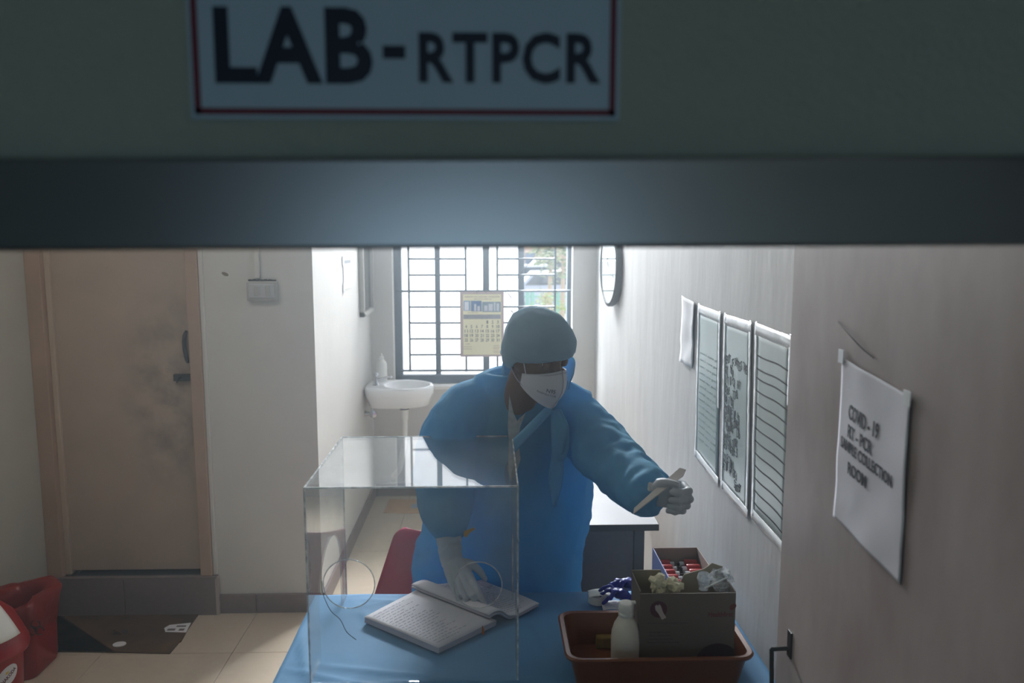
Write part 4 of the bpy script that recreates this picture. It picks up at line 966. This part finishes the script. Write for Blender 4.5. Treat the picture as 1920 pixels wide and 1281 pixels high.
# blue gloves
def glove_heap(c, seed, m):
    rnd = random.Random(seed); bm = bmesh.new()
    tube([Vector(c) + Vector((.02, .01, .01)), Vector(c) + Vector((0, 0, .03)), Vector(c) + Vector((-.02, -.01, .035))], [.028, .03, .02], 12, bm=bm, flat=.6)
    for k in range(5):
        a = 2.3 + k * .45 + rnd.uniform(-.1, .1); L = rnd.uniform(.045, .065); z = rnd.uniform(.0, .04)
        d_ = Vector((math.cos(a), math.sin(a) * .6, 0))
        tube([Vector(c) + d_ * .015 + Vector((0, 0, .03)), Vector(c) + d_ * .04 + Vector((0, 0, .02 + z)), Vector(c) + d_ * (.04 + L * .6) + Vector((0, 0, z))], [.011, .0095, .007], 8, bm=bm, flat=.6)
    return bm
M_bg = mat('dark_blue_nitrile', (10, 32, 140), .4, spec=.5)
q = P(1168, 1118, Z=TZ + .03)
r_ = remeshed('crumpled_glove', glove_heap((q.x - .005, q.y, TZ + .008), 2, 0), M_bg, None, .0035, 2, lambda c, n: .004 * noise.noise(c * 70)); tag(r_, 'crumpled dark blue glove lying lower, beside the white roll', 'glove', 'crumpled dark blue gloves')
r_ = remeshed('crumpled_glove', glove_heap((q.x + .03, q.y + .045, TZ + .02), 9, 0), M_bg, None, .0035, 2, lambda c, n: .004 * noise.noise(c * 70)); tag(r_, 'crumpled dark blue glove on top, nearest the tube carton', 'glove', 'crumpled dark blue gloves')
q = P(1122, 1130, Z=TZ + .01)
rl = thing('tape_roll', 'white roll of medical tape on the blue cloth behind the tray', 'roll', (q.x, q.y + .02, TZ + .003))
obj('roll', lathe([(.012, 0), (.03, 0), (.03, .026), (.012, .026), (.012, 0)], (q.x, q.y + .02, TZ + .003), 28), M_white, rl, True)
obj('loose_end', sheet(lambda u, v: Vector((q.x - .03 + .075 * u, q.y - .012 + .05 * v, TZ + .032 + .006 * math.sin(3 * u))), 8, 4, .001), M_white, rl, 'all')
q = P(1165, 1140, Z=TZ + .004); tag(obj('white_wrapper', sheet(lambda u, v: Vector((q.x - .06 + .12 * u, q.y - .02 + .06 * v, TZ + .006 + .004 * abs(math.sin(7 * u + 2 * v)))), 10, 5, .001), M_paper, None, 'all'), 'flat white wrapper under the dark blue gloves', 'wrapper')
# ================================================================ PERSON
M_skin = mat('brown_skin', (108, 84, 76), .5, spec=.4, var=.06, vscale=20)
M_gown = thin_fabric('blue_gown_fabric', (120, 186, 219), .5, .8, .08, .6, bscale=11, tcol=(70, 168, 220))
M_cap = thin_fabric('pale_teal_cap_fabric', (200, 224, 246), .6, .85, .08, .2, tcol=(135, 182, 198))
M_mask = mat('white_mask_fabric', (196, 196, 206), .85, bump=.1, bscale=150)
M_glove = mat('latex_glove', (176, 182, 190), .55, spec=.35, var=.05, vscale=25, bump=.15, bscale=50)
HC = P(1009, 668, Y=2.40)
HR = Matrix.Rotation(math.radians(35), 3, 'Z') @ Matrix.Rotation(math.radians(20), 3, 'X') @ Matrix.Rotation(math.radians(-4), 3, 'Y')
def hl_(x, y, z): return HC + HR @ Vector((x, y, z))      # head space: face towards -y
per = thing('person', 'person in blue gown, pale cap and white mask leaning over the table with an envelope', 'person', (.1, 2.75, 0))
# --- body: trunk, neck, head, arms, legs as one surface
def head_ring(z):
    # half widths of the skull / jaw at height z (head space)
    T = [(-.125, .018, -.045, .03), (-.115, .038, -.05, .042), (-.095, .052, -.035, .06), (-.06, .062, -.015, .078), (-.02, .069, 0, .09), (.02, .073, .004, .096), (.06, .072, .004, .096), (.09, .062, .004, .084), (.112, .042, .004, .06), (.124, .018, .004, .026)]
    return T
bm = bmesh.new(); rings = []
for z, rx, cy0, ry in head_ring(0):
    rings.append([hl_(rx * math.cos(a), cy0 + ry * math.sin(a), z) for a in [2 * PI * i / 28 for i in range(28)]])
loft(rings, bm)
ball(hl_(0, -.092, -.01), .016, bm, 12, (.8, 1.1, 1.3), HR); tube([hl_(0, -.086, .035), hl_(0, -.098, .01), hl_(0, -.108, -.012)], [.009, .011, .014], 10, bm=bm)
for s in (-1, 1):
    ball(hl_(s * .072, .01, -.005), .028, bm, 12, (.35, .7, 1.1), HR)
    tube([hl_(s * .012, -.093, .042), hl_(s * .03, -.092, .047), hl_(s * .052, -.078, .04)], [.007, .009, .006], 8, bm=bm)
    ball(hl_(s * .03, -.066, -.035), .026, bm, 12, (1, .8, .9), HR)
NB = P(968, 800, Y=2.52)
tube([hl_(0, .03, -.03), hl_(0, .035, -.09), (NB + Vector((0, .03, .03))), NB + Vector((.01, .07, -.08))], [(.052, .056), (.054, .058), (.062, .06), (.09, .07)], 20, bm=bm)
# trunk
def ell(c, rx, ry, n=32, rot=0): return [Vector((c[0] + rx * math.cos(a), c[1] + ry * math.sin(a), c[2])) for a in [2 * PI * i / n for i in range(n)]]
loft([ell((.10, 2.74, .82), .15, .11), ell((.10, 2.74, .95), .16, .115), ell((.09, 2.68, 1.1), .155, .11), ell((.08, 2.62, 1.25), .17, .11), ell((.075, 2.58, 1.36), .16, .09), ell((.07, 2.57, 1.42), .09, .06)], bm)
LS = [P(885, 768, Y=2.56), P(846, 830, Y=2.55), P(828, 915, Y=2.51), P(834, 975, Y=2.46), P(844, 1028, Y=2.42)]
RS = [P(1075, 790, Y=2.56), P(1120, 822, Y=2.48), P(1163, 878, Y=2.33), P(1203, 912, Y=2.2), P(1236, 925, Y=2.105)]
tube([LS[0] + Vector((.05, .02, -.01))] + LS, [.06, .058, .05, .044, .036, .028], 14, bm=bm)
tube([RS[0] + Vector((-.06, .02, -.01))] + RS, [.06, .056, .05, .044, .036, .028], 14, bm=bm)
for x, dx in ((.02, -.02), (.19, .02)):
    tube([(x, 2.74, .84), (x + dx, 2.73, .5), (x + dx, 2.75, .1)], [.095, .06, .04], 14, bm=bm)
    tube([(x + dx, 2.78, .03), (x + dx, 2.74, .035), (x + dx, 2.62, .022), (x + dx, 2.58, .02)], [.03, .045, .038, .02], 12, bm=bm, flat=.7)
    tube([(x + dx, 2.76, .03), (x + dx, 2.755, .12)], [.042, .04], 12, bm=bm)
remeshed('body', bm, M_skin, per, .0065, 3)
for s in (-1, 1):
    ec = hl_(s * .031, -.0755, .018)
    ey = obj('eye', ball(ec, .0125, R=HR), mat('eye_white', (200, 196, 190), .2), per, True)
    obj('iris', ball(ec + HR @ Vector((.001, -.0095, -.002)), .0055, R=HR, sc=(1, .6, 1)), mat('dark_iris', (30, 20, 16), .1), ey, True)
    bmx = sheet(lambda u, v, s=s: hl_(s * .031 + (u - .5) * .032, -.0905 + .012 * (2 * u - 1) ** 2 - .004 * math.sin(PI * v), .007 + .024 * v), 8, 6, .003); obj('eyelid', bmx, M_skin, ey, 'all')
    obj('eyebrow', tube([hl_(s * .014, -.104, .044), hl_(s * .032, -.103, .05), hl_(s * .054, -.087, .043)], [.003, .0045, .002], 8, flat=.6), mat('black_hair', (22, 18, 18), .8), per, True)
# --- shoes and trousers hidden behind the table
for x in (-.0, .21):
    obj('shoe', tube([(x, 2.80, .035), (x, 2.74, .045), (x, 2.62, .03), (x, 2.56, .022)], [.036, .05, .044, .024], 14, flat=.72), mat('black_shoe', (28, 28, 30), .5), per, True)
# --- gown
def folds(A, f1, f2, zs):
    def g(c, n):
        v = noise.noise(Vector((c.x * f1, c.y * f1, c.z * f1 * zs))); r = 1 - abs(noise.noise(Vector((c.x * f2, c.y * f2, c.z * f2 * zs + 5)))) * 2
        return A * (v + .6 * r)
    return g
bm = bmesh.new()
loft([ell((.05, 2.72, .36), .27, .17), ell((.045, 2.72, .60), .275, .165), ell((.05, 2.72, .80), .275, .16), ell((.07, 2.70, .95), .285, .158), ell((.075, 2.665, 1.1), .278, .152), ell((.08, 2.63, 1.22), .262, .145),
      ell((.078, 2.60, 1.33), .235, .13), ell((.07, 2.585, 1.40), .17, .105), ell((.06, 2.575, 1.445), .105, .085), ell((.06, 2.57, 1.47), .085, .075)], bm)
sl = [P(905, 752, Y=2.57)] + LS
tube([P(930, 765, Y=2.58), P(893, 765, Y=2.565), P(850, 812, Y=2.55), P(832, 870, Y=2.53), P(831, 925, Y=2.5), P(836, 975, Y=2.45), P(842, 1006, Y=2.425)], [.08, .098, .1, .094, .088, .068, .043], 22, bm=bm)
tube([P(1040, 775, Y=2.58), P(1080, 795, Y=2.55), P(1118, 830, Y=2.47), P(1160, 876, Y=2.33), P(1196, 908, Y=2.22), P(1218, 925, Y=2.14), P(1240, 934, Y=2.115)], [.085, .098, .094, .085, .078, .068, .05], 22, bm=bm)
# gathered shoulder cloth
tube([P(905, 735, Y=2.57), P(945, 720, Y=2.58), P(985, 740, Y=2.6)], [.06, .06, .05], 16, bm=bm)
tube([P(1090, 765, Y=2.56), P(1060, 745, Y=2.56), P(1040, 740, Y=2.6)], [.06, .055, .05], 16, bm=bm)
# side tail of the gown at his right hip
tube([(-.13, 2.70, 1.0), (-.19, 2.66, .88), (-.205, 2.63, .74), (-.21, 2.64, .5)], [(.05, .03), (.07, .05), (.075, .06), (.07, .06)], 16, bm=bm)
TF = folds(.019, 6, 11, .28)
def slf(c, n):
    w_ = .006 * (noise.noise(c * 24) + .5 * (1 - 2 * abs(noise.noise(c * 17 + Vector((4, 1, 0))))))
    return w_
def gd_(c, n):
    # sleeves get cross wrinkles, trunk gets long vertical drape folds
    arm = 1 if (c.x < -.16 or c.x > .34) else 0
    k = min(max((abs(c.x - .08) - .20) / .08, 0), 1)
    up = min(max((1.45 - c.z) / .12, .15), 1)
    return TF(c, n) * (1 - k) * up + slf(c, n) * (.35 + .9 * k)
gown = remeshed('gown', bm, M_gown, per, .0062, 4, gd_)
# open the gown neckline: stand-up collar ring and V
M_gown2 = thin_fabric('gown_collar_fabric', (134, 196, 228), .4, .8, .05, .2, tcol=(90, 180, 230))
CB = P(1000, 720, Y=2.50)
def collar(u, v):
    a = math.radians(lerp(150, -25, u)) * -1 + math.radians(180)      # back half around the neck
    a = math.radians(-20 + 215 * u)
    r = .1 + .006 * v + .005 * noise.noise(Vector((u * 6, v * 2, 1)))
    top_ = lerp(.09, .155, math.sin(PI * min(max(u, 0), 1)) ** .5)
    c = Vector((lerp(.135, .158, v), 2.55 - .01 * v, 1.385))
    return c + Vector((math.cos(a) * r * 1.1, math.sin(a) * r * .85, lerp(0, top_, v)))
obj('collar', sheet(collar, 40, 10, .004), M_gown2, gown, 'all')
def px3(pts, Y): return [P(x, y, Y=yy) for (x, y), yy in zip(pts, Y)]
# V edge bands
obj('neck_binding', sheet(lambda u, v: lerp(P(1035, 762, Y=2.405), P(958, 842, Y=2.425), u) + Vector((.0, -.004 * math.sin(PI * v), (v - .5) * lerp(.035, .05, u))), 14, 5, .003), M_gown2, gown, 'all')
obj('inner_shirt', prism([(p.x, p.z) for p in [P(x, y, Y=2.437) for x, y in ((955, 740), (963, 775), (970, 790), (985, 775), (975, 800), (972, 830), (976, 860), (968, 885), (960, 905), (951, 880), (955, 840), (952, 800))]], 'y', 2.432, 2.44), mat('off_white_shirt', (176, 182, 186), .8, var=.25, vscale=60), per)
# ties
def ribbon(pts, Y, wd, name, m=M_gown2, th=.0025):
    q = spline(px3(pts, Y), 6); W = spline([Vector((w_, 0, 0)) for w_ in wd], 6)
    def f(u, v):
        i = min(int(round(u * (len(q) - 1))), len(q) - 1); return q[i] + Vector(((v - .5) * W[i].x, .003 * math.sin(9 * u + 4 * v), 0))
    return obj(name, sheet(f, len(q) - 1, 4, th), m, gown, 'all')
ribbon(((1040, 770), (1048, 800), (1046, 850), (1042, 900), (1040, 950)), (2.42, 2.425, 2.43, 2.455, 2.48), (.02, .05, .04, .045, .012), 'tie')
ribbon(((1046, 768), (1056, 800), (1058, 840), (1050, 865)), (2.42, 2.425, 2.43, 2.437), (.02, .035, .03, .02), 'tie')
# --- cap
bm = bmesh.new(); rings = []
capT = [(-.055, .050, .060, .045), (-.035, .078, .045, .072), (-.005, .091, .03, .098), (.02, .099, .014, .118), (.045, .103, .006, .124), (.075, .1, .004, .12), (.105, .085, .006, .103), (.13, .058, .008, .072), (.142, .025, .01, .03)]
def cap_pt(a, k, T=capT):
    z, rx, cy0, ry = T[k]
    front = max(0, -math.sin(a))
    return hl_(rx * math.cos(a), cy0 + ry * math.sin(a), z + (.052 - z) * (front ** 1.2) * (1 if z < .045 else 0) + (.22 * rx * math.cos(a) if z < .03 else 0))
for k in range(len(capT)): rings.append([cap_pt(2 * PI * i / 40, k) for i in range(40)])
loft(rings, bm)
def capf(c, n): return .004 * noise.noise(c * 20) + .003 * (1 - 2 * abs(noise.noise(c * 14)))
cap_ = remeshed('cap', bm, M_cap, per, .005, 4, capf)
pts = [hl_(.098 * math.cos(a), .012 + .118 * math.sin(a), .03 + .022 * math.cos(a) + .018 * max(0, -math.sin(a)) - .05 * max(0, math.sin(a))) for a in [2 * PI * i / 48 for i in range(49)]]
obj('elastic_band', tube(pts, .0035, 8, smooth=False), M_cap, cap_, True)
# --- mask with centre ridge, nose clip, two head straps
def mk(u, v):
    s = 2 * u - 1; a = abs(s)
    x = .068 * math.sin(s * 1.35) / math.sin(1.35)
    y = -.022 - (.095 + .022 * math.sin(PI * min(v * 1.1, 1))) * (1 - a ** 1.55)
    zt = .012 - .048 * a ** 1.2; zb = -.125 + .05 * a ** 1.4
    y += .012 * v * (1 - a)
    return hl_(x, y, lerp(zt, zb, v))
mk_o = obj('mask', sheet(mk, 36, 20, .0035), M_mask, per, 'all')
obj('nose_seam', tube([mk(t_, .05) + HR @ Vector((0, -.002, 0)) for t_ in (.2, .3, .4, .5, .6, .7, .8)], .0014, 6), mat('mask_seam', (168, 168, 178), .8), mk_o, True)
obj('ridge_seam', tube([mk(.5, t_) + HR @ Vector((0, -.002, 0)) for t_ in (0, .25, .5, .75, 1)], .0016, 6), mat('mask_seam', (168, 168, 178), .8), mk_o, True)
bm = bmesh.new()
def mt(x, y, z, w_=1):
    p = mk(.30 - .0 + x, .62 - y); return p + HR @ Vector((-.0022 - z, -.0022 - z, 0))
text_bm('N95', .02, .0003, lambda x, y, z: mt(x, y + .10, z), .11, .12, bm=bm); text_bm('RESPIRATOR', .0, .0003, lambda x, y, z: mt(x - .10, y, z), .24, .06, bm=bm)
obj('mask_print', bm, mat('mask_ink', (120, 120, 140), .7), mk_o)
obj('strap', tube([mk(.05, .12), hl_(-.074, -.02, .01), hl_(-.088, .0, .038)], .0022, 6, flat=.6), M_mask, mk_o, True)
obj('strap', tube([mk(.05, .85), hl_(-.074, -.008, -.062), hl_(-.078, .03, -.035), hl_(-.07, .07, -.022)], .0022, 6, flat=.6), M_mask, mk_o, True)
obj('strap', tube([mk(.95, .12), hl_(.074, -.02, .01), hl_(.088, .0, .038)], .0022, 6, flat=.6), M_mask, mk_o, True)
# --- hands
def hand(origin, d, nrm, side_s, curls, thumb, spread=(.04, .0, -.05, -.12), scale=1.0, name='glove', cuff=None, wr=.031):
    """origin wrist; d to the fingers, nrm out of the back of the hand, thumb towards s"""
    d = d.normalized(); nrm = (nrm - d * nrm.dot(d)).normalized(); s = d.cross(nrm) * side_s
    bm = bmesh.new(); Q = lambda a, b, c: origin + (d * a + s * b + nrm * c) * scale
    lens = [(.044, .026, .021), (.048, .030, .022), (.045, .028, .021), (.035, .021, .019)]; off = [.031, .0105, -.0105, -.030]; kn = [.092, .095, .09, .082]
    for i in range(4):
        tube([Q(0, off[i] * .55, 0), Q(.045, off[i] * .8, .004), Q(kn[i], off[i], .003)], [.017 * scale, .0165 * scale, .0125 * scale], 12, bm=bm)
        p = Q(kn[i], off[i], .002); ang = 0; sp = spread[i]; pts = [p]
        for L, c in zip(lens[i], curls[i]):
            ang += c; dirv = d * math.cos(ang) - nrm * math.sin(ang); dirv = (dirv + s * sp * math.cos(ang)).normalized()
            p = p + dirv * L * scale; pts.append(p)
        tube(pts, [.0118 * scale, .0105 * scale, .0098 * scale, .0078 * scale], 12, bm=bm, smooth=False); ball(pts[-1], .0082 * scale, bm, 10)
        for q_ in pts[:-1]: ball(q_, .0112 * scale, bm, 10)
    tp = [Q(.024, .014, -.006)] + [Q(*t_) for t_ in thumb]
    tube(tp, [.017 * scale, .015 * scale, .0118 * scale, .009 * scale], 12, bm=bm); ball(tp[-1], .0095 * scale, bm, 10)
    tube([Q(.02, 0, -.006), Q(.05, .004, -.008), Q(.08, 0, -.006)], [(.034 * scale, .014 * scale), (.038 * scale, .015 * scale), (.036 * scale, .011 * scale)], 14, bm=bm, up=nrm)
    w_ = cuff or (origin - d * .05)
    tube([w_, (w_ + origin) / 2, origin, Q(.03, 0, 0)], [(wr * 1.08, wr * .98), (wr, wr * .88), (wr * .93, wr * .72), (wr * .95, wr * .55)], 20, bm=bm, up=nrm)
    def wrk(c, n_):
        q_ = (c - origin).dot(d); k_ = 1 if q_ < .03 else .25
        return k_ * (.0022 if wr > .033 else .001) * math.sin(q_ * 330 + 3 * noise.noise(c * 30)) * (.5 + noise.noise(c * 22)) + .0008 * noise.noise(c * 60)
    return remeshed(name, bm, M_glove, per, .0028, 3, wrk)
R_ = math.radians
# his right hand, palm down on the register
w1 = P(846, 1048, Y=2.415); tip = P(884, 1128, Z=TZ + .045)
d1 = (tip - w1).normalized()
hand(w1, d1, Vector((-.15, -1, .75)), -1 if (d1.cross(Vector((-.15, -1, .75)))).x > 0 and False else (1 if d1.cross(Vector((-.15, -1, .75))).x > 0 else -1),
     [(R_(-8), R_(22), R_(15)), (R_(2), R_(28), R_(18)), (R_(8), R_(32), R_(20)), (R_(12), R_(35), R_(22))],
     [(.045, .048, -.006), (.075, .064, -.02), (.10, .068, -.04)], scale=.97, cuff=P(840, 1002, Y=2.43), wr=.038, spread=(.02, .0, -.03, -.06))
# his left hand, fist around the envelope
w2 = P(1216, 925, Y=2.105); k2 = Vector((.95, -.28, .02))
n2 = Vector((.25, .95, .12)); s2 = k2.normalized().cross(n2)
hand(w2, k2, n2, 1 if s2.z > 0 else -1, [(R_(66), R_(82), R_(28)), (R_(68), R_(84), R_(30)), (R_(70), R_(84), R_(30)), (R_(72), R_(84), R_(32))],
     [(.032, .038, -.02), (.05, .05, -.034), (.08, .05, -.046)], scale=1.0, cuff=P(1200, 920, Y=2.2), wr=.028, spread=(.0, 0, 0, 0))
# --- folded envelope
e0, e1 = P(1186, 962, Y=2.03), P(1284, 880, Y=2.075)
ax = (e1 - e0).normalized(); wv = Vector((.1, .9, .55)); wv = (wv - ax * wv.dot(ax)).normalized(); tv = ax.cross(wv)
bm = bmesh.new(); L_ = (e1 - e0).length
pts = [e0 + ax * a + wv * b for a, b in ((0, -.004), (L_ * .9, -.014), (L_, -.004), (L_ * .97, .014), (L_ * .5, .012), (.012, .008))]
lo = [bm.verts.new(p - tv * .0016) for p in pts]; hi = [bm.verts.new(p + tv * .0016) for p in pts]
bm.faces.new(lo[::-1]); bm.faces.new(hi)
for i in range(6): bm.faces.new((lo[i], lo[(i + 1) % 6], hi[(i + 1) % 6], hi[i]))
tag(obj('folded_envelope', bm, mat('envelope_paper', (202, 198, 196), .75, var=.08, vscale=30)), 'narrow folded white envelope gripped in the raised gloved hand', 'envelope')
M_flare = bpy.data.materials.new('flare_haze'); M_flare.use_nodes = True; n = M_flare.node_tree; n.nodes.clear()
out = n.nodes.new('ShaderNodeOutputMaterial'); v = n.nodes.new('ShaderNodeVolumeScatter'); v.inputs['Density'].default_value = .028; v.inputs['Anisotropy'].default_value = .55
v.inputs['Color'].default_value = (.82, .92, 1, 1)
n.links.new(v.outputs[0], out.inputs['Volume'])
tag(obj('flare_haze', bx(-2.23, .77, .9, 5.79, .01, 3.3), M_flare), 'thin bluish volume added in the room to imitate lens flare', 'haze')  # scatter volume added to imitate the veiling flare around the window
bpy.data.objects['flare_haze']['kind'] = 'stuff'
